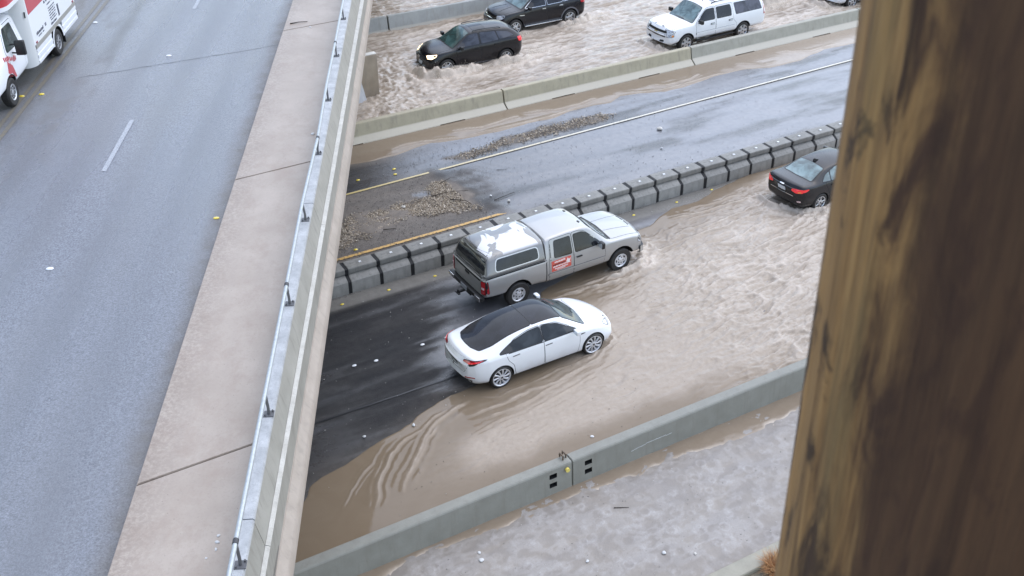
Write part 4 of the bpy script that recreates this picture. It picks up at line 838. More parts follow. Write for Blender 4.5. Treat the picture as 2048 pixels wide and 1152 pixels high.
# ---- silver pickup with camper shell
def make_pickup():
    root = thing('pickup_truck', 'silver extended cab pickup with camper shell and red door sign by the barrier blocks', 'pickup truck')
    pm = paint('paint_pewter', (.40,.395,.385), .5, .36)
    b = loft_body('body', [
        (-2.93, .62,.93,1.10,.93,1.20,.90,.01), (-2.90, .56,.97,1.14,.955,1.235,.93,.01), (-2.6, .52,.985,1.15,.965,1.24,.93,.01), (-1.8, .50,.99,1.15,.965,1.24,.93,.01), (-.90, .44,.99,1.15,.965,1.24,.93,.01),
        (-.865,.43,.985,1.15,.955,1.26,.92,.02), (-.835,.42,.985,1.16,.955,1.74,.76,.05), (-.78, .42,.99,1.16,.955,1.82,.73,.06), (-.5, .42,.99,1.16,.955,1.85,.72,.06), (0, .42,.99,1.16,.955,1.875,.715,.06), (.5, .42,.99,1.16,.955,1.86,.715,.06),
        (.72, .42,.99,1.16,.955,1.81,.72,.06), (.95, .42,.99,1.16,.955,1.64,.735,.07), (1.2, .42,.99,1.155,.955,1.42,.78,.07), (1.42, .43,.99,1.15,.95,1.245,.83,.07), (1.5, .44,.99,1.145,.95,1.225,.84,.06),
        (1.9, .47,.99,1.13,.95,1.20,.84,.06), (2.3, .48,.985,1.10,.94,1.165,.83,.06), (2.58, .48,.975,1.05,.92,1.11,.80,.06), (2.68, .50,.95,1.0,.90,1.04,.77,.04)],
        pm, .10, .08, .14, .02, .08, .8, parent=root)
    cut_wheels(b, [(-1.8225,.42),(1.8225,.42)], .475, .99); sk = Skin([b])
    shell = loft_body('camper_shell', [
        (-2.90, 1.22,.93,1.30,.93,1.34,.86,.02), (-2.86,1.225,.94,1.34,.935,1.50,.84,.03), (-2.78,1.225,.95,1.36,.93,1.74,.79,.06), (-2.70,1.225,.95,1.36,.93,1.83,.77,.08), (-2.5,1.225,.95,1.36,.93,1.875,.76,.09), (-1.8,1.225,.95,1.36,.93,1.90,.76,.09), (-1.1,1.225,.95,1.36,.93,1.90,.76,.09), (-.92,1.225,.95,1.36,.93,1.885,.76,.09)],
        pm, .06, .14, 0, .03, .08, .5, parent=root); shell.name = 'camper_shell'
    ss = Skin([shell])
    # chalky patches worn into the shell's clear coat
    def peel(g): pass
    gm = G('shell_paint_peeling'); p = gm.pos(); n = gm.noise(p, 1.25, 3, .5, 1.0); tc = gm.n('ShaderNodeTexCoord'); sp = gm.n('ShaderNodeSeparateXYZ'); gm.l(tc.outputs['Object'], sp.inputs[0])
    f = gm.math('MULTIPLY', gm.ramp(n, [(.47, 0.0), (.50, 1.0)]), gm.ramp(sp.outputs[2], [(.0, 0.0), (1.0, 1.0)]))
    top = gm.n('ShaderNodeMapRange'); top.inputs[1].default_value = 1.74; top.inputs[2].default_value = 1.80; gm.l(sp.outputs[2], top.inputs[0])
    f = gm.math('MULTIPLY', gm.ramp(n, [(.485, 0.0), (.50, 1.0)]), top.outputs[0])
    gm.set(color=gm.mix(f, (.21,.207,.20), (.70,.70,.72)), metal=gm.math('SUBTRACT', .25, gm.math('MULTIPLY', f, .25)), rough=gm.math('ADD', .30, gm.math('MULTIPLY', f, .15)), coat=gm.math('SUBTRACT', 1.0, gm.math('MULTIPLY', f, .6)))
    shell.data.materials[0] = gm.m
    def shellside(s, ax): ss.part('window', rpoly([(-2.55,1.37),(-1.12,1.37),(-1.12,1.68),(-2.47,1.68)], .09), ax, GLASSD, shell, .006, pm and simple('shell_window_frame', (.62,.62,.62), .3, .6), .03)
    both(shellside)
    ss.part('rear_window', rpoly([(-.80,1.30),(.80,1.30),(.72,1.76),(.5,1.79),(-.5,1.79),(-.72,1.76)], .06), 'B', GLASSD, shell, .006, BLACK, .03)
    mb = MB()
    for y0 in (-.952, .942): mb.box((-2.90, y0, 1.20), (-.90, y0+.010, 1.235))
    mb.box((-.91,-.94,1.20),(-.90,.94,1.235)); mb.build('shell_seal', BLACK, shell)
    mb = MB().box((-2.93,-.80,1.245),(-2.895,.80,1.275),0,.01); mb.build('shell_tail_rail', CHROME, shell, True)
    # cab glass
    sk.part('windshield', rpoly([(.76,.64),(.76,-.64),(1.40,-.79),(1.46,-.4),(1.47,0),(1.46,.4),(1.40,.79)], .06), 'T', GLASSW, root, .008, BLACK, .03)
    doors(sk, root, [
        ([(1.16,.50),(1.22,.85),(1.16,1.18),(.55,1.70),(.40,1.76),(.10,1.76),(.10,.50)], [(1.09,1.215),(.60,1.64),(.46,1.70),(.15,1.70),(.15,1.20)], (.27,1.04)),
        ([(.075,.50),(.075,1.76),(-.66,1.74),(-.76,1.15),(-.76,.50)], [(.03,1.20),(.03,1.69),(-.52,1.68),(-.58,1.22)], None)], pm, GLASSD, BLACK)
    both(lambda s, ax: sk.part('body_gap', [(-.885,.46),(-.855,.46),(-.855,1.23),(-.885,1.23)], ax, SEAM, root, .006, None))
    both(lambda s, ax: sk.part('side_molding', rpoly([(-.80,.70),(1.20,.70),(1.20,.76),(-.80,.76)], .015), ax, pm, root, .022, SEAM, .006))
    both(lambda s, ax: sk.part('cab_corner_seam', [(-.70,1.17),(-.73,1.17),(-.67,1.72),(-.655,1.72)], ax, SEAM, root, .004, None))
    sk.part('hood', rpoly([(1.52,.80),(1.52,-.80),(2.52,-.77),(2.60,-.3),(2.61,0),(2.60,.3),(2.52,.77)], .06), 'T', pm, root, .004, SEAM, .010)
    for y in (-.42, .42):
        for k in (0,): pass
    both(lambda s, ax: sk.part('hood_crease', rpoly([(1.55,.30),(2.50,.38),(2.50,.40),(1.55,.325)], .01), 'T', pm, root, .012, None) if s > 0 else sk.part('hood_crease', rpoly([(1.55,-.30),(2.50,-.38),(2.50,-.40),(1.55,-.325)], .01), 'T', pm, root, .012, None))
    for y in (-.38, .38): sk.part('roof_lamp', rpoly([(.56,y-.05),(.63,y-.05),(.63,y+.05),(.56,y+.05)], .03), 'T', BLACK, root, .012, None, res=.05)
    sk.part('cowl', rpoly([(1.44,.78),(1.50,.40),(1.51,0),(1.50,-.40),(1.44,-.78),(1.50,-.80),(1.535,0),(1.50,.80)], .01), 'T', BLACK, root, .009, None)
    # tail
    tg = sk.part('tailgate', rpoly([(-.76,.62),(.76,.62),(.76,1.19),(-.76,1.19)], .03), 'B', paint('paint_pewter', (.40,.395,.385)), root, .006, SEAM, .014)
    sk.part('handle', rpoly([(-.12,1.0),(.12,1.0),(.12,1.08),(-.12,1.08)], .02), 'B', BLACK, tg, .016, None)
    for s in (-1, 1):
        t = sk.part('taillight', rpoly([(s*.80,.72),(s*.93,.72),(s*.93,1.13),(s*.80,1.13)], .02), 'B', REDL, root, .02, BLACK, .014)
        sk.part('reverse_lens', rpoly([(s*.82,.88),(s*.91,.88),(s*.91,.95),(s*.82,.95)], .01), 'B', simple('lens_clear', (.75,.55,.55), .15, coat=1), t, .025, None)
    both(lambda s, ax: sk.part('taillight', rpoly([(-2.915,.74),(-2.80,.74),(-2.84,1.13),(-2.915,1.13)], .015), ax, REDL, root, .010, BLACK, .016))
    mb = MB(); mb.box((-3.10,-.93,.52),(-2.94,.93,.66),0,.03); mb.box((-3.06,-.30,.40),(-2.95,.30,.54),0,.02)
    bp = mb.build('rear_bumper', BLACK, root, True)
    for s in (-1, 1): MB().box((-3.108,min(.60*s,.92*s),.535),(-3.09,max(.60*s,.92*s),.65),0,.006).build('bumper_end', CHROME, bp, True)
    MB().box((-3.118,-.17,.52),(-3.10,.17,.66),0,.004).build('license_plate', simple('plate_grey', (.30,.31,.33), .4), bp)
    mb = MB().box((-3.30,-.035,.42),(-3.0,.035,.49),0,.01); mb.box((-3.34,-.10,.40),(-3.26,.10,.44),0,.01); mb.tube([(-3.30,0,.44),(-3.30,0,.53)], .028, 10); mb.build('tow_hitch', BLACK, root, True)
    # nose
    gr = sk.part('grille', rpoly([(-.62,.72),(.62,.72),(.64,1.0),(-.64,1.0)], .03), 'F', BLACK, root, .012, CHROME, .02)
    sk.part('grille_bar', rpoly([(-.64,.84),(.64,.84),(.64,.89),(-.64,.89)], .01), 'F', simple('paint_bar', (.5,.49,.47), .3, .6), gr, .03, None)
    for s in (-1, 1): sk.part('headlight', rpoly([(s*.68,.78),(s*.90,.80),(s*.90,1.02),(s*.68,1.0)], .03), 'F', LAMP, root, .012, BLACK, .014)
    both(lambda s, ax: sk.part('headlight', rpoly([(2.44,.88),(2.60,.82),(2.64,1.02),(2.46,1.03)], .02), ax, LAMP, root, .010, BLACK, .012))
    mb = MB()
    P = [(-1.0,2.52),(-.96,2.66),(-.7,2.76),(0,2.80),(.7,2.76),(.96,2.66),(1.0,2.52)]
    for (a, b_) in zip(P, P[1:]):
        V = [(a[1],a[0],.50),(b_[1],b_[0],.50),(b_[1],b_[0],.70),(a[1],a[0],.70),(a[1]-.10,a[0]*.96,.50),(b_[1]-.10,b_[0]*.96,.50),(b_[1]-.10,b_[0]*.96,.70),(a[1]-.10,a[0]*.96,.70)]
        mb.add(V, [(0,1,2,3)], 0); mb.add(V, [(3,2,6,7),(0,4,5,1)], 1)
    mb.build('front_bumper', [simple('bumper_silver', (.55,.55,.54), .25, .8), BLACK], root, True)
    both(lambda s, ax: mirror(root, .98, .97, s, BLACK, (.12,.22,.20), 1.16))
    # door sign: red magnet with white strokes, unreadable at this size
    sg = sk.part('door_sign', [(-.70,.80),(-.02,.82),(-.02,1.15),(-.70,1.13)], 'R', simple('sign_red', (.62,.10,.07), .5), root, .008, None)
    wht = simple('sign_white', (.80,.72,.68), .5)
    def strokes(z, x0, x1, h, mt, tilt=.0, seed=1):
        rr = random.Random(seed); x = x0; mb2 = MB()
        while x < x1:
            wd = rr.uniform(.018,.040); zz = z+tilt*(x-x0)+rr.uniform(-.004,.004)
            sk.panel(mb2, [(x,zz),(x+wd,zz),(x+wd+.006,zz+h*rr.uniform(.8,1.1)),(x+.006,zz+h*rr.uniform(.8,1.1))], 'R', .012, 0, .1); x += wd+rr.uniform(.006,.014)
        mb2.build('lettering', mt, sg)
    strokes(1.06,-.60,-.24,.05,wht,.04,2); strokes(.985,-.66,-.22,.035,BLACK,.05,3); strokes(.925,-.66,-.10,.04,wht,.05,4); strokes(.86,-.60,-.16,.035,wht,.06,5); strokes(.825,-.52,-.26,.022,wht,.06,6)
    sk.part('sign_emblem', rpoly([(-.20,1.0),(-.14,1.12),(-.10,1.06),(-.04,1.09),(-.07,1.0),(-.05,.94),(-.12,.97)], .004), 'R', wht, sg, .012, None, res=.05)
    for x in (-1.8225, 1.8225):
        for s in (-1, 1): wheel(root, x, .84, .39, s, .27, .222, 5, ALLOYW, 'steel')
    return root

# ---- black compact sedan (seen from behind)
def make_sedan():
    root = thing('sedan', 'black four door sedan ploughing through the water half behind the wooden pole', 'car')
    pm = paint('paint_black_sedan', (.004,.0045,.007), 0, .25, .2, fleck=.004, dirt=.07)
    b = loft_body('body', [
        (-2.34, .45,.72,.92,.70,.97,.62,.02), (-2.28,.36,.83,1.0,.78,1.06,.70,.02), (-2.15,.28,.87,1.01,.81,1.095,.72,.03), (-1.8,.24,.895,1.0,.84,1.10,.72,.04), (-1.65,.22,.90,.995,.845,1.12,.70,.05), (-1.35,.2,.90,.985,.85,1.255,.62,.06), (-1.0,.19,.90,.98,.85,1.385,.565,.06), (-.7,.18,.90,.97,.85,1.43,.55,.06),
        (-.2,.18,.90,.96,.85,1.46,.545,.06), (.25,.18,.90,.95,.85,1.445,.55,.06), (.6,.18,.90,.94,.85,1.34,.57,.07), (.95,.18,.90,.93,.85,1.15,.62,.07), (1.15,.19,.90,.92,.845,1.03,.66,.07), (1.3,.19,.90,.90,.84,.99,.66,.06), (1.7,.2,.89,.85,.82,.93,.64,.06), (2.05,.22,.86,.76,.76,.84,.58,.06), (2.22,.25,.82,.67,.70,.74,.54,.05), (2.3,.3,.76,.58,.64,.62,.48,.03)],
        pm, .07, .06, .26, .20, .05, 1.0, parent=root)
    cut_wheels(b, [(-1.35,.325),(1.35,.325)], .37, .90); sk = Skin([b])
    sk.part('windshield', rpoly([(.36,.50),(.36,-.50),(1.12,-.65),(1.17,0),(1.12,.65)], .05), 'T', GLASSW, root, .008, BLACK, .02)
    sk.part('rear_window', rpoly([(-1.03,.50),(-1.03,-.50),(-1.66,-.60),(-1.72,0),(-1.66,.60)], .06), 'T', GLASST, root, .008, BLACK, .025)
    doors(sk, root, [
        ([(.88,.28),(.93,.90),(.25,1.36),(-.10,1.38),(-.10,.28)], [(.86,.985),(.3,1.33),(-.07,1.37),(-.08,1.0)], (.08,.86)),
        ([(-.13,.28),(-.13,1.38),(-.55,1.36),(-.95,1.26),(-1.18,.95),(-.98,.62),(-.92,.28)], [(-.15,1.0),(-.15,1.37),(-.55,1.345),(-.86,1.27),(-.92,1.01)], (-.82,.88))], pm, GLASST, BLACK)
    both(lambda s, ax: sk.part('quarter_window', rpoly([(-.95,1.02),(-.91,1.255),(-1.10,1.19),(-1.30,1.04)], .03), ax, GLASST, root, .008, BLACK, .014))
    sk.part('trunk_lid', rpoly([(-.56,.74),(.56,.74),(.66,1.02),(.60,1.05),(-.60,1.05),(-.66,1.02)], .04), 'B', pm, root, .004, SEAM, .009)
    sk.part('license_plate', [(-.16,.76),(.16,.76),(.16,.90),(-.16,.90)], 'B', PLATE, root, .012, BLACK, .02)
    sk.part('emblem', rpoly([(-.09,.955),(.09,.955),(.09,.985),(-.09,.985)], .01), 'B', CHROME, root, .012, None, res=.05)
    sk.part('chrome_strip', rpoly([(-.52,.675),(.52,.675),(.52,.695),(-.52,.695)], .008), 'B', CHROME, root, .010, None)
    for s in (-1, 1):
        t = sk.part('taillight', rpoly([(s*.42,.86),(s*.60,.83),(s*.78,.84),(s*.78,.96),(s*.60,.955),(s*.44,.94)], .03), 'B', REDLIT, root, .012, None, res=.05)
        sk.part('turn_lens', rpoly([(s*.66,.85),(s*.74,.85),(s*.74,.885),(s*.66,.885)], .01), 'B', AMBER, t, .016, None, res=.05)
        sk.part('bumper_lens', rpoly([(s*.66,.50),(s*.76,.50),(s*.76,.55),(s*.66,.55)], .01), 'B', simple('lens_clear', (.75,.55,.55), .15, coat=1), root, .010, None)
    both(lambda s, ax: sk.part('taillight', rpoly([(-2.24,.85),(-2.02,.90),(-1.92,.955),(-2.02,.965),(-2.24,.96)], .03), ax, REDLIT, root, .010, None, res=.05))
    mb = MB(); mb.add([(-.78,-.035,1.43),(-.98,-.035,1.40),(-.98,.035,1.40),(-.78,.035,1.43),(-.96,-.012,1.50),(-.99,-.012,1.485),(-.99,.012,1.485),(-.96,.012,1.50)], [(0,1,5,4),(1,2,6,5),(2,3,7,6),(3,0,4,7),(4,5,6,7)]); mb.build('antenna_fin', pm, root, True)
    both(lambda s, ax: sk.part('headlight', rpoly([(2.22,.62),(2.0,.78),(1.78,.82),(1.9,.70),(2.15,.58)], .03), ax, LAMP, root, .008, BLACK, .012))
    sk.part('grille', rpoly([(-.45,.42),(.45,.42),(.5,.62),(-.5,.62)], .03), 'F', BLACK, root, .01, CHROME, .02)
    sk.part('hood', rpoly([(1.22,.64),(1.22,-.64),(2.0,-.55),(2.16,0),(2.0,.55)], .08), 'T', pm, root, .004, SEAM, .009)
    both(lambda s, ax: mirror(root, .72, .88, s, pm, (.12,.19,.13), .98))
    for x in (-1.35, 1.35):
        for s in (-1, 1): wheel(root, x, .79, .325, s, .205, .225, 5, ALLOY, 'twin', .055)
    return root

# ---- large white suv
def make_big_suv():
    root = thing('suv', 'long white suv with black roof rails driving towards the viewer along the far barrier', 'suv')
    pm = paint('paint_white_suv', (.82,.83,.84), 0, .35)
    b = loft_body('body', [
        (-3.00,.60,.90,1.10,.88,1.18,.82,.02), (-2.97,.50,.96,1.20,.93,1.36,.84,.03), (-2.88,.46,.985,1.22,.955,1.62,.79,.05), (-2.76,.46,1.0,1.22,.965,1.84,.745,.07), (-2.55,.46,1.005,1.22,.965,1.90,.735,.07), (-1.5,.46,1.005,1.22,.965,1.94,.735,.07), (-.3,.46,1.005,1.22,.965,1.945,.735,.07), (.35,.46,1.005,1.215,.965,1.92,.735,.07),
        (.60,.46,1.005,1.21,.965,1.85,.74,.07), (.85,.46,1.005,1.205,.965,1.66,.76,.07), (1.1,.46,1.005,1.20,.96,1.44,.80,.07), (1.30,.47,1.005,1.19,.955,1.28,.84,.06), (1.4,.47,1.005,1.185,.955,1.255,.85,.06), (1.8,.48,1.0,1.17,.95,1.235,.86,.06), (2.2,.46,.99,1.14,.94,1.205,.85,.06), (2.48,.42,.975,1.08,.92,1.145,.83,.06), (2.60,.42,.95,.98,.90,1.05,.80,.05), (2.66,.46,.90,.80,.86,.88,.76,.03)],
        pm, .09, .09, .22, .05, .08, 1.0, parent=root)
    cut_wheels(b, [(-1.651,.41),(1.651,.41)], .47, 1.005); sk = Skin([b])
    sk.part('windshield', rpoly([(.64,.66),(.64,-.66),(1.28,-.82),(1.36,0),(1.28,.82)], .05), 'T', GLASST, root, .008, BLACK, .03)
    gd = glass('glass_suv_rear', (.075,.075,.095))
    doors(sk, root, [
        ([(1.10,.55),(1.14,1.20),(.55,1.72),(.42,1.78),(.02,1.78),(.02,.55)], [(1.02,1.255),(.58,1.66),(.46,1.71),(.07,1.72),(.07,1.25)], (.20,1.06)),
        ([(-.01,.55),(-.01,1.78),(-.98,1.78),(-1.02,1.05),(-1.22,.85),(-1.22,.55)], [(-.06,1.25),(-.06,1.72),(-.86,1.72),(-.92,1.50),(-.90,1.25)], (-.86,1.06))], pm, GLASSD, CHROME)
    both(lambda s, ax: sk.part('quarter_window', rpoly([(-1.18,1.26),(-1.10,1.74),(-2.58,1.73),(-2.72,1.28)], .04), ax, gd, root, .008, BLACK, .014))
    both(lambda s, ax: sk.part('side_molding', rpoly([(-1.10,.72),(1.10,.72),(1.10,.80),(-1.10,.80)], .02), ax, pm, root, .026, SEAM, .006))
    both(lambda s, ax: sk.part('taillight', rpoly([(-2.96,1.0),(-2.84,1.0),(-2.80,1.48),(-2.90,1.48)], .03), ax, REDL, root, .010, None))
    sk.part('rear_window', rpoly([(-.70,1.30),(.70,1.30),(.66,1.74),(-.66,1.74)], .06), 'B', GLASSD, root, .008, BLACK, .02)
    sk.part('hood', rpoly([(1.42,.84),(1.42,-.84),(2.42,-.82),(2.54,0),(2.42,.82)], .06), 'T', pm, root, .004, SEAM, .010)
    for z0, z1 in ((.92,1.02),(.74,.87)): sk.part('grille', rpoly([(-.62,z0),(.62,z0),(.62,z1),(-.62,z1)], .03), 'F', BLACK, root, .010, None)
    sk.part('emblem', rpoly([(-.10,.885),(.10,.885),(.12,.915),(-.08,.915)], .006), 'F', simple('gold_badge', (.6,.45,.15), .3, .8), root, .02, None, res=.05)
    for s in (-1, 1): 
        sk.part('headlight', rpoly([(s*.66,.78),(s*.92,.80),(s*.92,1.04),(s*.66,1.03)], .03), 'F', LAMP, root, .012, simple('lamp_dark', (.05,.05,.055), .3), .02)
        sk.part('tow_slot', rpoly([(s*.30,.50),(s*.56,.52),(s*.54,.60),(s*.32,.58)], .02), 'F', BLACK, root, .006, None)
    both(lambda s, ax: sk.part('headlight', rpoly([(2.36,.82),(2.56,.80),(2.52,1.05),(2.38,1.05)], .02), ax, LAMP, root, .010, simple('lamp_dark', (.05,.05,.055), .3), .016, .06))
    both(lambda s, ax: sk.part('turn_lens', rpoly([(2.37,.81),(2.45,.81),(2.45,.88),(2.38,.90)], .01), ax, AMBER, root, .014, None, res=.05))
    for s in (-1, 1):
        mb = MB(); z = 1.925; y = s*.66
        mb.tube([(.15,y,z-.07),(.08,y,z),(-.5,y,z+.015),(-1.6,y,z+.012),(-2.4,y,z-.01),(-2.5,y,z-.07)], .022, 8); mb.build('roof_rail', BLACK, root, True)
    mb = MB().box((-.10,-.66,1.945),(-.05,.66,1.965)); mb.box((-1.9,-.66,1.94),(-1.85,.66,1.96)); mb.build('roof_crossbar', BLACK, root)
    MB().tube([(.30,.25,1.90),(.26,.25,1.99)], .02, 6).build('antenna', BLACK, root)
    both(lambda s, ax: mirror(root, .98, .985, s, BLACK, (.14,.22,.18), 1.20))
    for s in (-1, 1): MB().box((-1.1,min(s*.90,s*1.06),.40),(1.1,max(s*.90,s*1.06),.45),0,.015).build('running_board', BLACK, root, True)
    for x in (-1.651, 1.651):
        for s in (-1, 1): wheel(root, x, .86, .40, s, .28, .27, 6, ALLOY, 'spoke', .062)
    return root

# ---- crossover suv (black, and a white one far off)
def make_crossover(name, label, pm, lit=True):
    root = thing('suv', label, 'suv')
    b = loft_body('body', [
        (-2.32,.52,.80,1.10,.80,1.15,.72,.02), (-2.27,.42,.88,1.17,.86,1.24,.76,.03), (-2.12,.34,.93,1.18,.90,1.38,.74,.05), (-1.9,.30,.955,1.17,.915,1.53,.68,.07), (-1.65,.28,.965,1.16,.92,1.635,.65,.07), (-1.3,.27,.965,1.15,.92,1.68,.635,.07), (-.6,.26,.965,1.125,.92,1.705,.625,.07), (.05,.26,.965,1.105,.92,1.69,.625,.07),
        (.35,.26,.965,1.09,.92,1.61,.64,.07), (.65,.26,.965,1.08,.92,1.44,.68,.07), (.95,.26,.965,1.07,.915,1.24,.73,.07), (1.12,.27,.965,1.06,.91,1.14,.77,.06), (1.25,.28,.965,1.05,.905,1.115,.78,.06), (1.6,.30,.96,1.02,.89,1.08,.76,.06), (1.95,.30,.94,.95,.85,1.02,.72,.06), (2.18,.31,.90,.84,.80,.92,.66,.06), (2.28,.34,.84,.72,.74,.78,.60,.04)],
        pm, .08, .08, .28, .12, .07, 1.0, parent=root)
    cut_wheels(b, [(-1.412,.375),(1.412,.375)], .43, .965); sk = Skin([b])
    sk.part('windshield', rpoly([(.22,.57),(.22,-.57),(1.06,-.74),(1.13,0),(1.06,.74)], .05), 'T', glass('glass_green', (.05,.10,.095), .03, .8), root, .008, BLACK, .03)
    gs = glass('glass_tint_grey', (.05,.055,.07))
    doors(sk, root, [
        ([(.90,.36),(.96,1.05),(.28,1.56),(.12,1.60),(-.20,1.60),(-.20,.36)], [(.88,1.13),(.30,1.52),(.14,1.56),(-.16,1.57),(-.16,1.16)], (-.04,.99)),
        ([(-.23,.36),(-.23,1.60),(-1.05,1.56),(-1.20,1.10),(-1.0,.70),(-.96,.36)], [(-.26,1.16),(-.26,1.57),(-.98,1.54),(-1.08,1.20)], (-.98,1.03))], pm, gs, pm)
    both(lambda s, ax: sk.part('quarter_window', rpoly([(-1.14,1.21),(-1.05,1.53),(-1.60,1.45),(-1.85,1.28)], .04), ax, gs, root, .008, BLACK, .014))
    sk.part('hood', rpoly([(1.16,.76),(1.16,-.76),(1.95,-.70),(2.14,0),(1.95,.70)], .08), 'T', pm, root, .004, SEAM, .009)
    sk.part('sunroof', rpoly([(-.02,.46),(-.02,-.46),(-.62,-.48),(-.62,.48)], .04), 'T', GLASSK, root, .005, SEAM, .012)
    sk.part('rear_window', rpoly([(-.62,1.27),(.62,1.27),(.56,1.54),(-.56,1.54)], .06), 'B', GLASSD, root, .008, BLACK, .02)
    both(lambda s, ax: sk.part('taillight', rpoly([(-2.28,.98),(-2.06,1.0),(-1.98,1.20),(-2.22,1.20)], .03), ax, REDLIT, root, .010, None, res=.06))
    for s in (-1, 1): sk.part('taillight', rpoly([(s*.52,1.0),(s*.80,1.0),(s*.80,1.20),(s*.56,1.18)], .03), 'B', REDL, root, .010, None)
    sk.part('grille', rpoly([(-.56,.60),(.56,.60),(.58,.82),(-.58,.82)], .04), 'F', simple('grille_dark', (.06,.06,.065), .3, .6), root, .010, None)
    mb = MB()
    for k in range(3): sk.panel(mb, [(-.55,.63+k*.065),(.55,.63+k*.065),(.55,.655+k*.065),(-.55,.655+k*.065)], 'F', .022, 0)
    mb.build('grille_bars', simple('grille_bar_grey', (.12,.12,.13), .25, .8), root)
    sk.part('emblem', rpoly([(-.09,.70),(.09,.70),(.09,.77),(-.09,.77)], .03), 'F', CHROME, root, .03, None, res=.05)
    sk.part('license_plate', [(-.17,.43),(.17,.43),(.17,.55),(-.17,.55)], 'F', PLATE, root, .018, BLACK, .02)
    lm = LAMPLIT if lit else LAMP
    for s in (-1, 1): sk.part('headlight', rpoly([(s*.56,.76),(s*.78,.78),(s*.80,.90),(s*.60,.86)], .03), 'F', lm, root, .010, BLACK, .012)
    both(lambda s, ax: sk.part('headlight', rpoly([(2.20,.76),(2.14,.88),(1.80,.96),(1.86,.88),(2.05,.78)], .03), ax, lm, root, .010, BLACK, .012, .06))
    both(lambda s, ax: sk.part('rocker_trim', rpoly([(-.95,.28),(.95,.28),(.95,.37),(-.95,.37)], .02), ax, simple('trim_grey', (.16,.16,.17), .4), root, .010, None))
    both(lambda s, ax: mirror(root, .76, .945, s, BLACK, (.13,.22,.15), 1.10))
    for s in (-1, 1):
        mb = MB(); y = s*.585; mb.tube([(.05,y,1.62),(.0,y,1.665),(-.6,y,1.69),(-1.2,y,1.67),(-1.3,y,1.62)], .016, 6); mb.build('roof_rail', BLACK, root, True)
    for x in (-1.412, 1.412):
        for s in (-1, 1): wheel(root, x, .84, .365, s, .245, .255, 5, ALLOY, 'twin', .07)
    return root

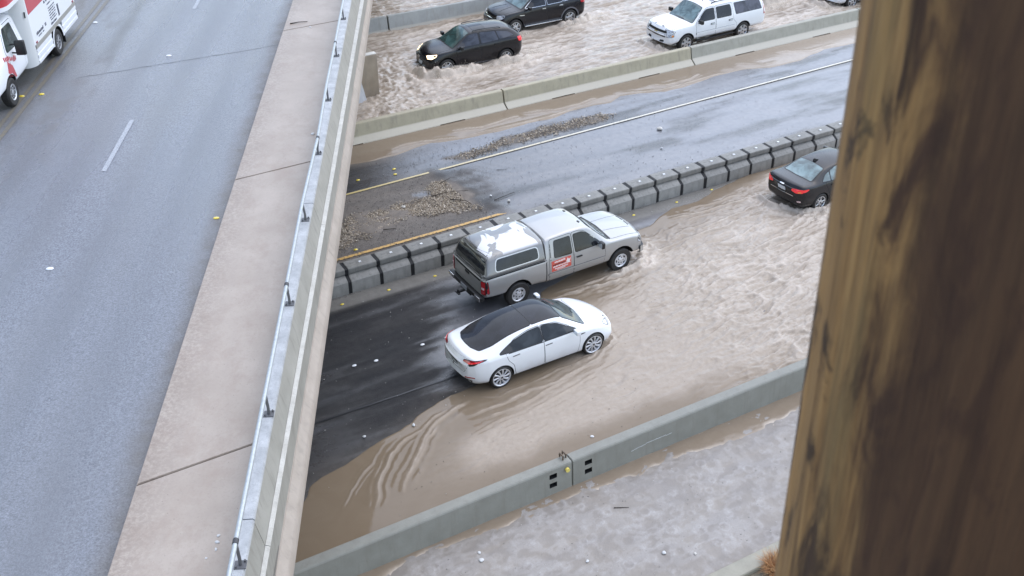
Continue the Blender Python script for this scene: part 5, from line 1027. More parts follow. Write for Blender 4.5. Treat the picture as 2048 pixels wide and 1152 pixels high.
# ---- premium black suv with bright trim
def make_trim_suv(label, pm):
    root = thing('suv', label, 'suv')
    b = loft_body('body', [
        (-2.47,.52,.82,1.06,.82,1.12,.74,.02), (-2.42,.42,.90,1.15,.87,1.22,.77,.03), (-2.30,.36,.94,1.17,.905,1.36,.75,.05), (-2.1,.32,.96,1.165,.92,1.56,.69,.07), (-1.9,.30,.97,1.16,.925,1.68,.66,.07), (-1.5,.29,.975,1.15,.925,1.74,.645,.07), (-.7,.28,.975,1.14,.925,1.77,.64,.07), (.05,.28,.975,1.13,.925,1.755,.64,.07),
        (.38,.28,.975,1.125,.925,1.66,.655,.07), (.68,.28,.975,1.12,.925,1.49,.69,.07), (.98,.28,.975,1.11,.92,1.29,.74,.07), (1.15,.29,.975,1.10,.915,1.19,.79,.06), (1.3,.30,.975,1.09,.91,1.16,.80,.06), (1.7,.32,.97,1.06,.90,1.13,.79,.06), (2.05,.32,.95,1.01,.87,1.08,.76,.06), (2.28,.33,.91,.90,.82,.98,.70,.06), (2.40,.37,.84,.74,.76,.80,.64,.04)],
        pm, .08, .08, .26, .12, .07, 1.0, parent=root)
    cut_wheels(b, [(-1.4975,.385),(1.4975,.385)], .45, .975); sk = Skin([b])
    sk.part('windshield', rpoly([(.26,.58),(.26,-.58),(1.10,-.76),(1.16,0),(1.10,.76)], .05), 'T', GLASST, root, .008, BLACK, .03)
    tr = simple('trim_bright', (.72,.73,.75), .2, .9)
    doors(sk, root, [
        ([(.94,.40),(1.0,1.10),(.30,1.62),(.14,1.66),(-.22,1.66),(-.22,.40)], [(.92,1.17),(.32,1.58),(.16,1.62),(-.18,1.63),(-.18,1.19)], (-.06,1.05)),
        ([(-.25,.40),(-.25,1.66),(-1.05,1.63),(-1.22,1.14),(-1.05,.74),(-1.0,.40)], [(-.28,1.19),(-.28,1.63),(-1.0,1.60),(-1.10,1.21)], (-1.0,1.07))], pm, GLASSD, tr, tr)
    both(lambda s, ax: sk.part('quarter_window', rpoly([(-1.16,1.22),(-1.06,1.59),(-1.75,1.52),(-1.98,1.30)], .04), ax, GLASSD, root, .008, tr, .02))
    both(lambda s, ax: sk.part('fender_badge', rpoly([(1.0,.88),(1.26,.90),(1.26,.93),(1.0,.92)], .008), ax, tr, root, .012, None))
    both(lambda s, ax: sk.part('arch_trim', rpoly([(-1.4975+.52*math.cos(R(a)), .385+.52*math.sin(R(a))) for a in range(5, 176, 17)]+[(-1.4975+.455*math.cos(R(a)), .385+.455*math.sin(R(a))) for a in range(175, 4, -17)], .004), ax, simple('trim_arch', (.13,.13,.14), .35), root, .012, None))
    sk.part('hood', rpoly([(1.22,.78),(1.22,-.78),(2.05,-.73),(2.26,0),(2.05,.73)], .08), 'T', pm, root, .004, SEAM, .009)
    for s in (-1, 1): sk.part('hood_crease', rpoly([(1.30,s*.20),(2.0,s*.32),(2.0,s*.345),(1.30,s*.24)], .01), 'T', pm, root, .012, SEAM, .006)
    sk.part('rear_window', rpoly([(-.64,1.27),(.64,1.27),(.58,1.60),(-.58,1.60)], .06), 'B', GLASSD, root, .008, BLACK, .02)
    both(lambda s, ax: sk.part('taillight', rpoly([(-2.42,.98),(-2.12,1.02),(-2.08,1.12),(-2.38,1.14)], .03), ax, REDL, root, .010, None, res=.06))
    for s in (-1, 1): 
        sk.part('taillight', rpoly([(s*.46,1.0),(s*.82,1.0),(s*.82,1.13),(s*.48,1.12)], .03), 'B', REDL, root, .010, None)
        sk.part('headlight', rpoly([(s*.56,.78),(s*.80,.82),(s*.82,.94),(s*.58,.92)], .03), 'F', LAMP, root, .010, BLACK, .012)
    both(lambda s, ax: sk.part('headlight', rpoly([(2.30,.80),(2.24,.94),(1.98,1.0),(2.02,.92),(2.18,.82)], .03), ax, LAMP, root, .010, BLACK, .012, .06))
    sk.part('grille', rpoly([(-.46,.58),(.46,.58),(.50,.86),(-.50,.86)], .05), 'F', BLACK, root, .010, CHROME, .02)
    for s in (-1, 1):
        MB().box((-1.02,min(s*.90,s*1.05),.36),(1.02,max(s*.90,s*1.05),.41),0,.015).build('running_board', tr, root, True)
        mb = MB(); y = s*.60; mb.tube([(.05,y,1.70),(.0,y,1.735),(-.7,y,1.765),(-1.5,y,1.735),(-1.6,y,1.70)], .018, 6); mb.build('roof_rail', tr, root, True)
    both(lambda s, ax: mirror(root, .80, .955, s, pm, (.13,.22,.15), 1.15))
    for x in (-1.4975, 1.4975):
        for s in (-1, 1): wheel(root, x, .85, .38, s, .265, .265, 5, ALLOY, 'twin', .075)
    return root
# ------------------------------------------------------------------ vehicles in place
place(make_pickup(), 14.95, 23.58, 0.0, R(1.1))
place(make_fastback(), 12.25, 20.38, 0.0, R(.4))
place(make_sedan(), 24.7+1.33, 23.35, 0.0, R(2.5))
place(make_big_suv(), 31.77, 37.66, 0.0, R(180.6))
blk = paint('paint_black', (.004,.004,.007), 0, .25, .2, fleck=.004, dirt=.05)
place(make_crossover('suv', 'black suv with a lit headlight pushing a bow wave towards the bridge', blk), 21.1, 40.65, -.08, R(176))
place(make_trim_suv('black suv with bright window trim and running boards behind the other black suv', blk), 26.1, 43.4, 0, R(179))
place(make_crossover('suv', 'white car at the top edge with only its nose showing left of the pole', paint('paint_white_far', (.8,.81,.82)), False), 42.35, 38.2, 0, R(180))
place(make_trim_suv('dark suv cut off by the top edge behind the white suv', blk), 39.2, 41.2, 0, R(180))
# ------------------------------------------------------------------ wooden pole beside the camera
g = G('pole_wood'); tc = g.n('ShaderNodeTexCoord'); sp = g.n('ShaderNodeSeparateXYZ'); g.l(tc.outputs['Object'], sp.inputs[0])
grain = g.noise(g.pos((1,1,.06)), 70, 6, .7, .3); fibre = g.noise(g.pos((1,1,.02)), 150, 4, .7); blot = g.noise(g.pos((1,1,.32)), 21, 5, .6, .8); crk = g.noise(g.pos((1,1,.03)), 26, 3, .5)
c = g.mix(g.ramp(grain, [(.30, 0.0), (.62, 1.0)]), (.080,.040,.017), (.345,.195,.070))
c = g.mix(g.math('MULTIPLY', g.ramp(fibre, [(.45, 0.0), (.7, 1.0)]), .35), c, (.46,.29,.12))
c = g.mix(g.ramp(blot, [(.52, 0.0), (.60, .9)]), c, (.035,.020,.011))
c = g.mix(g.math('MULTIPLY', g.ramp(g.noise(g.pos((1,1,.12)), 14, 4), [(.55, 0.0), (.75, .6)]), 1.0), c, (.15,.13,.06))
c = g.mix(g.ramp(crk, [(.33, 1.0), (.39, 0.0)]), c, (.010,.008,.006))
# shade of the pole's right side put into the colour, almost black brown
shadef = g.n('ShaderNodeMapRange'); shadef.inputs[1].default_value = -.11; shadef.inputs[2].default_value = -.055; shadef.interpolation_type = 'SMOOTHSTEP'
g.l(g.math('ADD', sp.outputs[0], g.math('MULTIPLY', g.math('SUBTRACT', blot, .5), .16)), shadef.inputs[0])
c = g.mix(g.math('MULTIPLY', shadef.outputs[0], .9), c, g.mix(grain, (.018,.009,.006), (.095,.046,.026)))
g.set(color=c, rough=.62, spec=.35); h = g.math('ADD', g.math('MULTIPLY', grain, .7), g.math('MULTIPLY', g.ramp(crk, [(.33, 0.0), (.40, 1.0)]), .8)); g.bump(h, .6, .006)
AZ, LEAN, D_, RAD = 1.0335, .022, .80, .15
n, m = 72, 500; V = []; zs = np.linspace(0, 24, m); zs = np.concatenate([np.linspace(0, 14, 40), np.linspace(14.05, 18.5, 420), np.linspace(18.6, 24, 30)]); A = np.linspace(0, 2*math.pi, n, endpoint=False)
for z in zs:
    rr_ = RAD*(1-.002*(z-17))+.0045*(fbm(np.cos(A)*2.2+3, np.sin(A)*2.2+z*.35, 3, 61)-.5)*2+.0028*(fbm(np.cos(A)*11+3, np.sin(A)*11+z*.25, 3, 62)-.5)*2
    V += [(r_*math.cos(a), r_*math.sin(a), z) for r_, a in zip(rr_, A)]
Fc = [(i*n+j, i*n+(j+1) % n, (i+1)*n+(j+1) % n, (i+1)*n+j) for i in range(len(zs)-1) for j in range(n)]+[tuple(range((len(zs)-1)*n, len(zs)*n))]
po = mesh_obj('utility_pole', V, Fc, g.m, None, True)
Mx = Matrix(((math.cos(AZ), math.sin(AZ), 0), (-math.sin(AZ), math.cos(AZ), 0), (0, 0, 1))).transposed()          # local x = to the right of the view, local y = away
side = Vector((math.cos(AZ), -math.sin(AZ), 0)); base = Vector((math.sin(AZ)*D_, math.cos(AZ)*D_, 0))+side*LEAN*17
axz = (Vector((0,0,1))-side*LEAN).normalized(); axy = Vector((math.sin(AZ), math.cos(AZ), 0)); axx = axy.cross(axz)
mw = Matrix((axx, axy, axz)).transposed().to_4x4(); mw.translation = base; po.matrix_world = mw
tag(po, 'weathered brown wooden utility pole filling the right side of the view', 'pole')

# ------------------------------------------------------------------ rental box truck on the bridge
def make_truck():
    root = thing('moving_truck', 'white and red box truck coming along the bridge in the opposite lane', 'truck')
    pw = paint('paint_white_truck', (.80,.81,.83), 0, .4, .6); pr = paint('paint_red_truck', (.50,.035,.05), 0, .4, .6)
    cab = loft_body('cab', [(.42,.50,.98,1.30,.96,2.10,.80,.06),(.6,.48,.985,1.30,.965,2.14,.80,.07),(1.25,.46,.985,1.30,.965,2.12,.80,.07),(1.45,.46,.985,1.30,.965,2.02,.80,.07),(1.9,.48,.985,1.28,.96,1.66,.84,.07),(2.25,.50,.985,1.25,.95,1.36,.87,.06),(2.4,.52,.98,1.22,.94,1.31,.87,.06),(2.85,.50,.96,1.12,.92,1.20,.84,.05),(3.05,.48,.93,1.0,.88,1.06,.80,.04)], pw, .08, .10, .2, .02, .08, .8, parent=root)
    cut_wheels(cab, [(1.965,.40)], .47, .985); sk = Skin([cab])
    sk.part('windshield', rpoly([(1.52,.72),(1.52,-.72),(2.24,-.84),(2.30,0),(2.24,.84)], .05), 'T', GLASSW, root, .008, BLACK, .03)
    for s, ax in ((1,'L'),(-1,'R')):
        d = sk.part('door', rpoly([(.62,.55),(.62,2.0),(1.38,2.0),(1.75,1.36),(1.60,.75),(1.48,.55)], .05), ax, pw, root, .004, SEAM, .012)
        sk.part('window', rpoly([(.72,1.36),(.74,1.92),(1.34,1.92),(1.66,1.38)], .06), ax, glass('glass_truck', (.05,.065,.06)), d, .010, BLACK, .016)
        sk.part('handle', rpoly([(.74,1.12),(.90,1.12),(.90,1.18),(.74,1.18)], .02), ax, BLACK, d, .03, None, res=.05)
        rp = sk.part('red_flash', [(1.98,.93),(1.62,.66),(1.47,.66),(1.62,1.02),(1.86,1.20)], ax, pr, root, .012, None, res=.08)
        mb = MB(); rr = random.Random(4)
        for k in range(9):
            x = 2.0-.085*k; z = 1.26-.028*k
            for q in range(2):
                z0 = z+.02*q+rr.uniform(-.03,.03); sk.panel(mb, [(x,z0),(x-.045,z0+.01),(x-.055,z0+.10),(x-.015,z0+.09)], ax, .014, 0, .1)
        o = mb.build('lettering', pr, root); o['kind'] = 'stuff'
        sk.part('headlight', rpoly([(2.86,.82),(3.02,.80),(3.0,1.0),(2.86,1.02)], .03), ax, LAMP, root, .01, BLACK, .012)
        mb = MB(); y = s*1.22; mb.box((1.30,min(y-.13,y+.13),1.22),(1.44,max(y-.13,y+.13),1.62),0,.03); mb.tube([(1.36,s*.95,1.28),(1.37,y,1.26)], .022, 6); mb.tube([(1.36,s*.95,1.50),(1.37,y,1.54)], .022, 6); mr = mb.build('mirror', BLACK, root, True)
        MB().box((1.294,y-.10,1.26),(1.30,y+.10,1.58)).build('mirror_glass', simple('mirror_glass', (.5,.55,.6), .05, 1), mr)
    sk.part('grille', rpoly([(-.6,.66),(.6,.66),(.6,.95),(-.6,.95)], .03), 'F', BLACK, root, .01, CHROME, .02)
    MB().box((3.0,-.98,.42),(3.16,.98,.62),0,.03).build('front_bumper', BLACK, root, True)
    # box with rounded front corners
    H = 1.11; r_ = .34
    prof = [(-4.03,-H)]+[(.42-r_+r_*math.sin(t), -H+r_-r_*math.cos(t)) for t in np.linspace(0, math.pi/2, 8)]; prof += [(x, -y) for x, y in prof[::-1]]
    def pris(pf, z0, z1):
        n = len(pf); return [(x,y,z0) for x,y in pf]+[(x,y,z1) for x,y in pf], [tuple(range(n))[::-1], tuple(range(n,2*n))]+[(k,(k+1)%n,(k+1)%n+n,k+n) for k in range(n)]
    bxm = MB(); bxm.add(*pris(prof, .98, 3.05)); bo = bxm.build('box_body', pw, root, True, 35); fix_normals(bo)
    fair = simple('fairing_grey', (.60,.61,.60), .45)
    pf = [(x,y*1.004) for x,y in prof if x > -.02]; pf = [(-.02,-H*1.006)]+[(x+.004,y) for x,y in pf]+[(-.02,H*1.006)]
    for s in (1,-1):
        q = [(x+.004, s*(-y)*1.0+0) for x, y in prof[:9] if x > .05]; V = []; Fc = []
        arc = [(.42-r_+(r_+.006)*math.sin(t), s*(H-r_+(r_+.006)*math.cos(t))) for t in np.linspace(-.25, math.pi/2, 9)]
        for z in (.45, 2.42): V += [(x,y,z) for x,y in arc]
        V += [(.05, s*(H-.10), .45), (.05, s*(H-.10), 2.42)]
        m_ = len(arc); Fc = [(k,k+1,k+1+m_,k+m_) for k in range(m_-1)]+[tuple(range(m_))+(2*m_,), tuple(range(m_,2*m_))+(2*m_+1,)]
        o = MB().add(V, Fc).build('corner_fairing', fair, root, True, 40); fix_normals(o)
        MB().tube([(.24,s*(H+.0),1.86),(.22,s*(H+.004),2.02)], .018, 6).build('marker_lamp', BLACK, o)
    # attic over the cab
    ap = [(.30,-H)]+[(1.62-.5+.5*math.sin(t), -H+.5-.5*math.cos(t)) for t in np.linspace(0, math.pi/2, 8)]; ap += [(x,-y) for x,y in ap[::-1]]
    V, Fc = pris(ap, 2.52, 3.05); at = MB().add(V, Fc).build('attic', pr, root, True, 35); fix_normals(at)
    V, Fc = pris([(x+.012 if x > .4 else x, y*1.008) for x,y in ap], 2.42, 2.53); o = MB().add(V, Fc).build('attic_rim', pw, at, True, 35); fix_normals(o)
    ss = Skin([bo])
    for s, ax in ((1,'L'),(-1,'R')):
        pl = ss.part('red_panel', [(-.03,1.86),(-3.95,1.86),(-3.95,2.98),(-.03,2.98)], ax, pr, root, .005, None, res=.3)
        mb = MB(); mb.box((-4.03,min(s*H,s*(H+.012)),.86),(-.03,max(s*H,s*(H+.012)),.985)); mb.build('rub_rail', simple('rub_rail_grey', (.40,.38,.34), .4, .4), root)
        mb = MB()
        for x0, x1 in ((-4.03,-2.50),(-1.43,-.03)):
            for k in range(5): mb.box((x0,min(s*(H-.06),s*(H+(.006 if k % 2 == 0 else -.008))),.43+.086*k),(x1,max(s*(H-.06),s*(H+(.006 if k % 2 == 0 else -.008))),.43+.086*(k+1)))
        sk_ = mb.build('side_skirt', pw, root); sk_['kind'] = 'stuff'
        mb = MB(); n = 14
        P = [(-1.965+.55*math.cos(t), .40+.55*math.sin(t)) for t in np.linspace(.02, math.pi-.02, n)]; Q = [(-1.965+.46*math.cos(t), .40+.46*math.sin(t)) for t in np.linspace(.02, math.pi-.02, n)]
        V = [(x,s*(H+.005),z) for x,z in P+Q]; mb.add(V, [(k,k+1,n+k+1,n+k) for k in range(n-1)])
        V = [(x,s*(H+.005),z) for x,z in Q]+[(x,s*(H-.4),z) for x,z in Q]; mb.add(V, [(k,k+1,n+k+1,n+k) for k in range(n-1)], 1); mb.build('wheel_arch', [pw, WELL], root)
        rr = random.Random(9+s)
        def text(x, z, wd, h, nn, slope=0):
            mb = MB()
            for k in range(nn):
                if rr.random() < .12: continue
                xx = x-wd/nn*k; hh = h*rr.uniform(.7,1.1); y = s*(H+.004); w2 = wd/nn*rr.uniform(.5,.85)
                mb.box((xx-w2,min(y,y-s*.004),z),(xx,max(y,y-s*.004),z+hh))
            return mb
        ink = simple('ink_dark', (.05,.055,.08), .5)
        lt = MB()
        for mbx in (text(-.30,1.17,.95,.085,13), text(-.42,1.09,.55,.04,10), text(-1.62,1.62,.5,.05,7), text(-1.62,1.02,.6,.07,8)): lt.V, lt.F, lt.I = lt.V+mbx.V, lt.F+[tuple(i+len(lt.V) for i in f) for f in mbx.F], lt.I+mbx.I
        for k in range(6):
            mbx = text(-1.64,1.14+.072*k,.62,.035,12); lt.V, lt.F, lt.I = lt.V+mbx.V, lt.F+[tuple(i+len(lt.V) for i in f) for f in mbx.F], lt.I+mbx.I
        for mbx in (text(-1.4,1.74,1.5,.10,8),): lt.V, lt.F, lt.I = lt.V+mbx.V, lt.F+[tuple(i+len(lt.V) for i in f) for f in mbx.F], lt.I+mbx.I
        o = lt.build('lettering', ink, root); o['kind'] = 'stuff'
        MB().box((-2.52,min(s*H,s*(H+.006)),1.05),(-2.40,max(s*H,s*(H+.006)),1.40)).build('dark_decal', ink, root)
        for x in (-.16,-3.85): MB().box((x-.05,min(s*H,s*(H+.02)),1.00),(x+.05,max(s*H,s*(H+.02)),1.05)).build('side_marker', simple('marker_red', (.25,.04,.05), .3), root)
        MB().box((-2.62,min(s*.70,s*1.08),.16),(-2.60,max(s*.70,s*1.08),.52)).build('mud_flap', BLACK, root)
    MB().box((-4.0,-1.0,.44),(-.1,1.0,.98)).build('chassis', WELL, root)
    MB().box((-4.30,-1.05,.44),(-4.04,1.05,.58),0,.02).build('rear_bumper', BLACK, root, True)
    for s in (-1,1): wheel(root, 1.965, .86, .385, s, .23, .22, 8, ALLOY, 'steel')
    for s in (-1,1): wheel(root, -1.965, .98, .385, s, .23, .215, 8, simple('wheel_steel_dark', (.30,.30,.31), .4, .6), 'spoke', .03); wheel(root, -1.965, .70, .385, s, .23, .215, 8, ALLOY, 'steel')
    return root
tk = make_truck(); xb, yb = -12.66, 30.37
tk.location = (xb*math.cos(BR)+yb*math.sin(BR), -xb*math.sin(BR)+yb*math.cos(BR), 5.756); tk.rotation_euler = (0, 0, math.atan2(-math.cos(BR), -math.sin(BR)))

# ------------------------------------------------------------------ loose debris
def shards(name, pts, sizes, tones, m, flat=.4, zs=None):
    """angular chips, 5 verts each"""
    N = len(pts); a = RNG.uniform(0, 2*np.pi, N); el = RNG.uniform(1, 3.2, N); b = np.array([(-1,-.5),(1,-.4),(.8,.5),(-.7,.6)]); V = np.zeros((N, 5, 3)); c, s_ = np.cos(a), np.sin(a)
    for k in range(4):
        lx = b[k][0]*sizes*el*.5*RNG.uniform(.6,1.2,N); ly = b[k][1]*sizes*RNG.uniform(.6,1.3,N)
        V[:, k, 0] = pts[:, 0]+lx*c-ly*s_; V[:, k, 1] = pts[:, 1]+lx*s_+ly*c; V[:, k, 2] = (zs if zs is not None else .0)+RNG.uniform(-.004, sizes*.5)
    V[:, 4, 0] = pts[:, 0]+RNG.uniform(-.3,.3,N)*sizes; V[:, 4, 1] = pts[:, 1]+RNG.uniform(-.3,.3,N)*sizes; V[:, 4, 2] = (zs if zs is not None else .0)+sizes*(flat+RNG.uniform(0,.6,N))
    F0 = np.array([(0,1,4),(1,2,4),(2,3,4),(3,0,4)]); Fc = (np.arange(N)[:, None, None]*5+F0[None]).reshape(-1, 3)
    me = bpy.data.meshes.new(name); me.from_pydata(V.reshape(-1, 3).tolist(), [], Fc.tolist()); at = me.attributes.new('tone', 'FLOAT', 'POINT'); at.data.foreach_set('value', np.repeat(tones, 5).astype(np.float32)); me.materials.append(m); me.update()
    o = link(bpy.data.objects.new(name, me)); o['kind'] = 'stuff'; return o
g = G('wood_chips'); t_ = g.attr('tone'); g.set(color=g.ramp(t_, [(0, (.02,.016,.012)), (.25, (.11,.082,.055)), (.58, (.36,.285,.20)), (1, (.66,.58,.47))]), rough=.55); CHIP = g.m
g = G('road_grit'); t_ = g.attr('tone'); g.set(color=g.ramp(t_, [(0, (.012,.012,.012)), (.4, (.08,.07,.06)), (.7, (.24,.21,.175)), (1, (.52,.49,.45))]), rough=.5); GRIT = g.m
def scatter(x0, y0, x1, y1, n, dens):
    x = RNG.uniform(x0, x1, n); y = RNG.uniform(y0, y1, n); k = RNG.uniform(0, 1, n) < dens(x, y); return np.stack([x[k], y[k]], 1)
dm = lambda x, y: sm(-.3, .35, sdist(x, y, MOUND)+.7*(fbm(x*1.8, y*1.8, 3, 15)-.5))*(.62+.38*sm(9, 14, x))
P = scatter(8.6, 27.9, 15.5, 31, 52000, dm); shards('woodchip_debris', P, RNG.uniform(.011, .034, len(P)), np.clip(RNG.beta(2.2, 2.0, len(P)), 0, 1), CHIP, zs=.02+.035*dm(P[:, 0], P[:, 1])*RNG.uniform(0, 1, len(P))*sm(12.5, 14.3, P[:, 0]))
dd = lambda x, y: sm(-.15, .2, sdist(x, y, DRIFT)+.4*(fbm(x*2, y*2, 3, 16)-.5))
P = scatter(15.3, 31.7, 24, 33.2, 6500, dd); shards('woodchip_debris', P, RNG.uniform(.014, .04, len(P)), RNG.beta(1.6, 2.0, len(P)), CHIP, zs=.03)
dg = lambda x, y: np.clip(.75*sm(15.4, 14.5, x)*sm(26.2, 26.6, y)*sm(31.6, 31.2, y)+.5*np.exp(-((y-26.8)/.5)**2)*sm(15, 16, x)+.12*sm(14, 15, x)*sm(34, 22, x)+.8*np.exp(-((x-15.3-.1*(y-29))/.35)**2)*sm(27.6, 28, y)*sm(31.7, 31.4, y)+.35*sm(33.6, 33, y)*sm(31.8, 32.2, y)*sm(12, 14, x)*sm(20, 16, x), 0, 1)*(.35+.9*fbm(x*1.5, y*1.5, 3, 19))
P = scatter(8.5, 25.9, 36, 33.6, 30000, dg); shards('road_grit', P, RNG.uniform(.007, .022, len(P)), RNG.beta(1.2, 2.2, len(P)), GRIT, zs=.018)
P = scatter(-1, 11.7, 19, 15, 1700, lambda x, y: .25+.75*fbm(x*1.2, y*1.2, 3, 23)); P = P[:650]; shards('floating_bits', P, RNG.uniform(.005, .014, len(P)), np.where(RNG.uniform(0, 1, len(P)) < .5, .97, .1), GRIT, zs=.028)
P = scatter(-2, 18.2, 12, 25.2, 420, lambda x, y: .7+0*x); shards('road_grit', P, RNG.uniform(.006, .02, len(P)), np.where(RNG.uniform(0, 1, len(P)) < .55, .97, .4), GRIT, zs=.014)
# floating bits on the main flood
P = scatter(6, 15.9, 24, 22, 420, lambda x, y: .8*sm(.3, 1.5, sdist(x, y, SHORE))); shards('floating_bits', P, RNG.uniform(.006, .016, len(P)), RNG.beta(.7, 1.6, len(P)), GRIT, zs=.05)
# sticks
def stick(pts, r, lb, m=simple('stick_bark', (.035,.025,.018), .8)):
    tag(MB().tube([(x,y,z) for x,y,z in pts], [r*.62*(1-.55*i/max(1, len(pts)-1)) for i in range(len(pts))], 6).build('stick', m, None, True), lb, 'stick')
stick([(13.9,29.85,.10),(14.6,29.75,.13),(15.2,29.6,.09)], .022, 'dark stick lying across the woodchip heap at the dam of debris')
stick([(14.35,29.3,.10),(14.75,28.95,.12),(14.85,28.7,.08)], .03, 'short crooked branch stuck in the front of the woodchip heap')
stick([(15.7,28.6,.03),(16.6,28.75,.04)], .025, 'straight dark stick on the wet asphalt right of the debris ridge')
stick([(11.55,28.62,.05),(11.95,28.5,.05)], .028, 'short dark stick on the grit left of the woodchip heap')
stick([(14.6,30.6,.06),(15.1,30.75,.09),(15.35,30.7,.05)], .02, 'thin twig at the top of the debris ridge beside the yellow line')
stick([(10.82,14.32,.03),(11.12,14.16,.03)], .018, 'dark twig on the pale wet shoulder below the foreground barrier joint')
stick([(16.9,30.6,.02),(17.3,30.45,.02)], .012, 'thin twig on the blue sheen of the middle lane')
# pale stones, litter and lane markers
def pebble(name, x, y, z, s, m, lb, cat, group=None, seed=0, flat=.55, n=None):
    bm = bmesh.new(); bmesh.ops.create_icosphere(bm, subdivisions=2, radius=s); r_ = random.Random(seed)
    ph = [r_.uniform(0, 6) for _ in range(3)]
    for v in bm.verts: d = 1+.22*math.sin(v.co.x/s*2.1+ph[0])+.2*math.sin(v.co.y/s*2.6+ph[1]); v.co = Vector((v.co.x*d*1.25, v.co.y*d*.9, max(v.co.z*flat*d, -s*.2)))
    me = bpy.data.meshes.new(name); bm.to_mesh(me); bm.free(); me.materials.append(m); o = link(bpy.data.objects.new(name, me)); o.location = (x, y, z+s*.15); o.rotation_euler = (0,0,r_.uniform(0,6)); return tag(o, lb, cat, group)
WLIT = simple('litter_white', (.60,.60,.59), .5); STONE = simple('stone_pale', (.55,.52,.47), .6)
for k, (x, y, s, lb) in enumerate([(7.53,14.66,.038,'white scrap on the pale shoulder, upper one of two below the near barrier'),(7.47,14.44,.05,'larger white scrap on the pale shoulder, lower one of two below the near barrier'),(9.41,13.27,.036,'white scrap in the middle of the pale shoulder'),(10.98,12.64,.042,'white crumpled scrap on the shoulder towards the kerb'),(11.54,12.28,.034,'small pale stone on the shoulder nearest the kerb'),(11.76,16.61,.045,'white float drifting on the brown flood above the barrier joint'),
   (15.75,28.95,.045,'white scrap at the right foot of the woodchip heap'),(16.1,28.3,.05,'pale stone beside the straight stick on the middle lane'),(24.05,30.45,.10,'large pale lump on the blue sheen with its reflection below'),(23.1,29.0,.04,'small white scrap on the sheen left of the row of blocks'),(8.15,19.25,.045,'white cup shaped scrap at the edge of the flood behind the white car'),(6.9,19.45,.036,'white scrap on black asphalt at the flood edge near the bridge'),(12.8,29.75,.07,'pale stone on the left flank of the woodchip heap')]):
    pebble('litter', x, y, .03, s, WLIT if 'white' in lb else STONE, lb, 'litter', None, k)
def marker(x, y, z, m, lb, group, s=.06, parent_frame=False):
    bm = bmesh.new(); bmesh.ops.create_icosphere(bm, subdivisions=2, radius=s)
    for v in bm.verts: v.co = Vector((v.co.x*1.2, v.co.y*.85, max(v.co.z, 0)*.45))
    me = bpy.data.meshes.new('road_marker'); bm.to_mesh(me); bm.free(); me.materials.append(m); o = link(bpy.data.objects.new('road_marker', me)); o.location = (x,y,z); return tag(o, lb, 'road marker', group)
YM = simple('marker_yellow', (.80,.60,.04), .3, coat=1); WM_ = simple('marker_white', (.78,.79,.80), .3, coat=1)
GB = 'yellow road markers at the foot of the barrier blocks'
for (x, y, lb) in [(8.72,25.25,'yellow road marker at the foot of the blocks, nearest the bridge'),(10.22,25.27,'yellow road marker below the second block out from the bridge'),(11.76,25.27,'yellow road marker just left of the pickup tail'),(19.20,25.33,'yellow road marker on dry asphalt just ahead of the pickup bonnet'),(20.99,25.33,'yellow road marker half way from the pickup to the black sedan'),(22.6,25.45,'yellow road marker at the foot of the blocks, furthest right')]: marker(x, y, .012, YM, lb, GB, .048)
for (x, y, lb) in [(10.29,27.95,'yellow marker beside the worn orange line near the bridge'),(12.27,32.4,'yellow marker left of the far yellow line by the bridge'),(13.74,32.55,'upper yellow marker on wet asphalt above the far line'),(13.6,32.15,'pale yellow marker just above the far line')]: marker(x, y, .016, YM, lb, 'yellow markers by the yellow lines')
for (x, y, lb) in [(8.45,22.21,'white lane marker dot, middle one of three behind the white car'),(7.85,22.3,'white lane marker dot nearest the bridge'),(9.86,22.24,'broken white lane marker lying behind the white car'),(10.59,22.2,'white lane marker dot right against the tail of the white car')]: marker(x, y, .014, WM_, lb, 'white lane marker dots on the black asphalt', .055)
def bmk(x, y, z, m, lb, s=.07):
    o = marker(x*math.cos(BR)+y*math.sin(BR), -x*math.sin(BR)+y*math.cos(BR), z, m, lb, 'raised road markers on the bridge', s); o.rotation_euler = (0,0,-BR)
bmk(-11.77, 29.04, 5.757, YM, 'yellow road marker on the bridge, the one next to the truck wheel'); bmk(-11.25, 29.14, 5.757, YM, 'yellow road marker on the bridge, outer one of the pair by the truck')
bmk(-8.30, 19.58, 5.757, WM_, 'white road marker alone in the middle of the bridge road'); bmk(-8.28, 31.9, 5.757, WM_, 'white road marker between the two lane dashes'); bmk(-11.3, 35.2, 5.757, WM_, 'white road marker behind the truck on the bridge'); bmk(-5.20, 21.5, 5.757, YM, 'yellow road marker against the sidewalk edge of the bridge', .06)
def bl(x, y): return (x*math.cos(BR)+y*math.sin(BR), -x*math.sin(BR)+y*math.cos(BR))
for k, (x, y, s, lb) in enumerate([(-3.56,11.54,.025,'top white scrap of the little row on the sidewalk'),(-3.55,11.40,.03,'second white scrap of the little row on the sidewalk'),(-3.55,11.27,.025,'third white scrap of the little row on the sidewalk'),(-3.66,11.1,.018,'lowest white scrap of the little row on the sidewalk'),(-3.39,25.53,.05,'white rag beside the handrail on the sidewalk'),(-4.17,33.69,.035,'white scrap far along the sidewalk')]):
    u, v = bl(x, y); pebble('litter', u, v, 5.9, s, WLIT, lb, 'litter', None, k+40)
u, v = bl(-4.84, 34.08); w_, q_ = bl(-4.30, 34.25); stick([(u,v,5.915),((u+w_)/2,(v+q_)/2,5.93),(w_,q_,5.912)], .03, 'dark dead frond lying on the far sidewalk by the road edge')

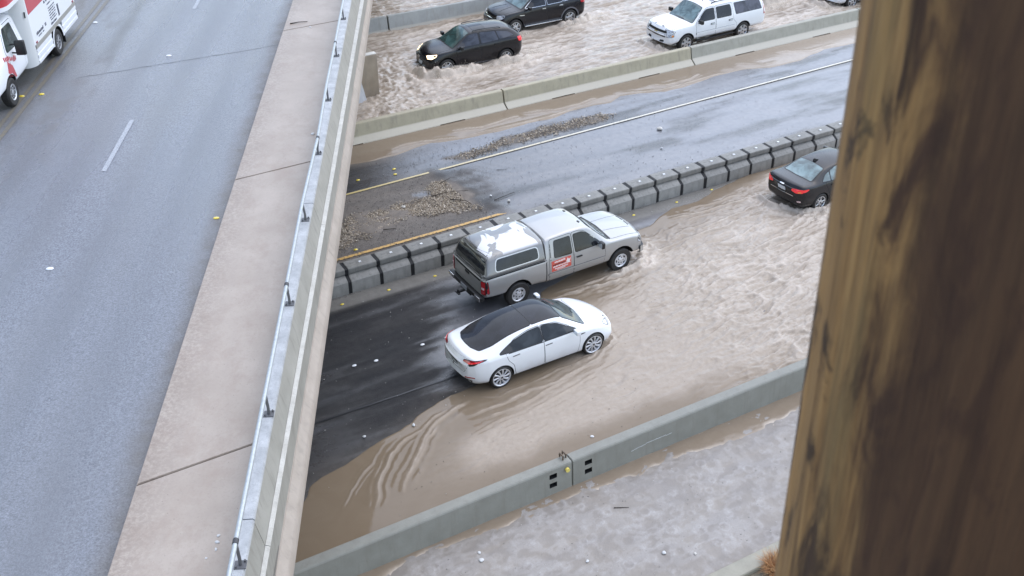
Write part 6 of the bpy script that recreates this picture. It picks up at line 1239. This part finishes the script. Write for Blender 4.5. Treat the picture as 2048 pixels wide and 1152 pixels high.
# ------------------------------------------------------------------ splashes thrown up by wheels and bumpers
g = G('splash_water'); n_ = g.noise(g.pos(), 20, 3); g.set(color=g.mix(n_, (.70,.60,.45), (.92,.87,.78)), rough=.22, ior=1.33); SPL = g.m
def splash(x, y, z0, dx, dy, L, h, wd, n, lb, seed=0):
    n = int(n*1.8)
    """lumpy sheet of thrown water with droplets above it; dx,dy = along the splash"""
    r = np.random.default_rng(seed); V = []; Fc = []
    oc = [(1,0,0),(0,1,0),(-1,0,0),(0,-1,0),(0,0,1.2),(0,0,-.8)]; of = [(0,1,4),(1,2,4),(2,3,4),(3,0,4),(1,0,5),(2,1,5),(3,2,5),(0,3,5)]
    for k in range(n):
        t = r.beta(1.6, 2.4); a = r.normal(0, .45); hh = h*abs(r.normal(0, .45))*(1-.6*t)
        px = x+dx*L*t-dy*wd*a; py = y+dy*L*t+dx*wd*a; s = .006+.022*r.beta(1.2, 4)*(1-min(1, hh/h)*.6); ax_ = r.uniform(.7,2.2); th = math.atan2(dy, dx)+r.normal(0,.5); c, s_ = math.cos(th), math.sin(th); b = len(V)
        for (i, j, q) in oc: i *= ax_; V.append((px+s*(i*c-j*s_), py+s*(i*s_+j*c), z0+hh+s*q*.7))
        Fc += [tuple(b+i for i in f) for f in of]
    o = mesh_obj('splash', V, Fc, SPL, None, True); o['kind'] = 'stuff'; return o
splash(18.6,39.25,.14,1,.0,3.0,.50,.34,1100,'',1); splash(18.9,39.5,.14,1,.0,1.6,.32,.25,500,'',21); splash(18.5,40.0,.14,.1,1,1.4,.25,.22,260,'',2); splash(21.6,39.0,.16,1,.0,2.2,.40,.32,520,'',3); splash(23.4,39.7,.14,1,.1,1.6,.28,.35,260,'',4)
splash(26.9,41.9,.15,1,0,2.0,.34,.35,430,'',5); splash(23.6,42.8,.14,.1,1,1.3,.55,.25,260,'',6); splash(24.1,42.0,.14,1,0,1.2,.22,.25,180,'',17); splash(28.6,42.0,.14,1,.2,1.6,.30,.5,300,'',7)
splash(29.0,36.7,.14,.15,1,1.7,.22,.20,240,'',8); splash(36.6,38.9,.15,1,.1,2.6,.5,.45,620,'',9); splash(39.5,37.2,.14,.2,1,1.4,.25,.25,200,'',10); splash(36.4,40.4,.14,1,0,1.5,.4,.4,260,'',18)
splash(25.3,22.15,.05,-1,-.1,1.7,.16,.20,220,'',11); splash(28.0,22.3,.05,-1,-.05,1.8,.35,.28,420,'',12); splash(28.4,24.6,.05,-1,0,3.2,.30,.22,380,'',13); splash(23.55,23.0,.05,.1,1,1.4,.10,.12,120,'',14)
splash(17.7,22.72,.03,-1,-.12,1.3,.10,.14,220,'',15); splash(17.75,22.9,.03,.25,1,1.6,.08,.10,130,'',16)
splash(14.35,19.35,.03,.3,1,1.2,.05,.06,70,'',19)
# ------------------------------------------------------------------ dry grass tuft behind the kerb
g = G('dry_grass'); t_ = g.attr('tone'); g.set(color=g.ramp(t_, [(0, (.10,.045,.02)), (.5, (.42,.17,.05)), (1, (.62,.42,.2))]), rough=.7); DG = g.m
def tuft(x, y, n, h, lb, seed):
    r = np.random.default_rng(seed); V = []; Fc = []; T = []
    for k in range(n):
        a = r.uniform(0, 6.28); rad = .26*math.sqrt(r.uniform(0,1)); bx_, by_ = x+rad*math.cos(a), y+rad*math.sin(a); ln = h*r.uniform(.5,1.2); la = a+r.normal(0,.8); bend = r.uniform(.3,1.1); w = .006; ca, sa = math.cos(la), math.sin(la); b = len(V); tn = r.uniform(0,1)
        for q in range(4):
            t = q/3; px, py, pz = bx_+ca*bend*ln*t*t, by_+sa*bend*ln*t*t, .05+ln*t*(1-.35*t*bend); ww = w*(1-t*.85); V += [(px-sa*ww,py+ca*ww,pz),(px+sa*ww,py-ca*ww,pz)]; T += [tn, tn]
        Fc += [(b+2*q,b+2*q+1,b+2*q+3,b+2*q+2) for q in range(3)]
    o = mesh_obj('dry_grass_tuft', V, Fc, DG); at = o.data.attributes.new('tone', 'FLOAT', 'POINT'); at.data.foreach_set('value', np.array(T, np.float32)); return tag(o, lb, 'grass tuft')
tuft(12.74,10.98,1200,.34,'rust coloured dry grass tuft behind the kerb at the lower right corner',1)
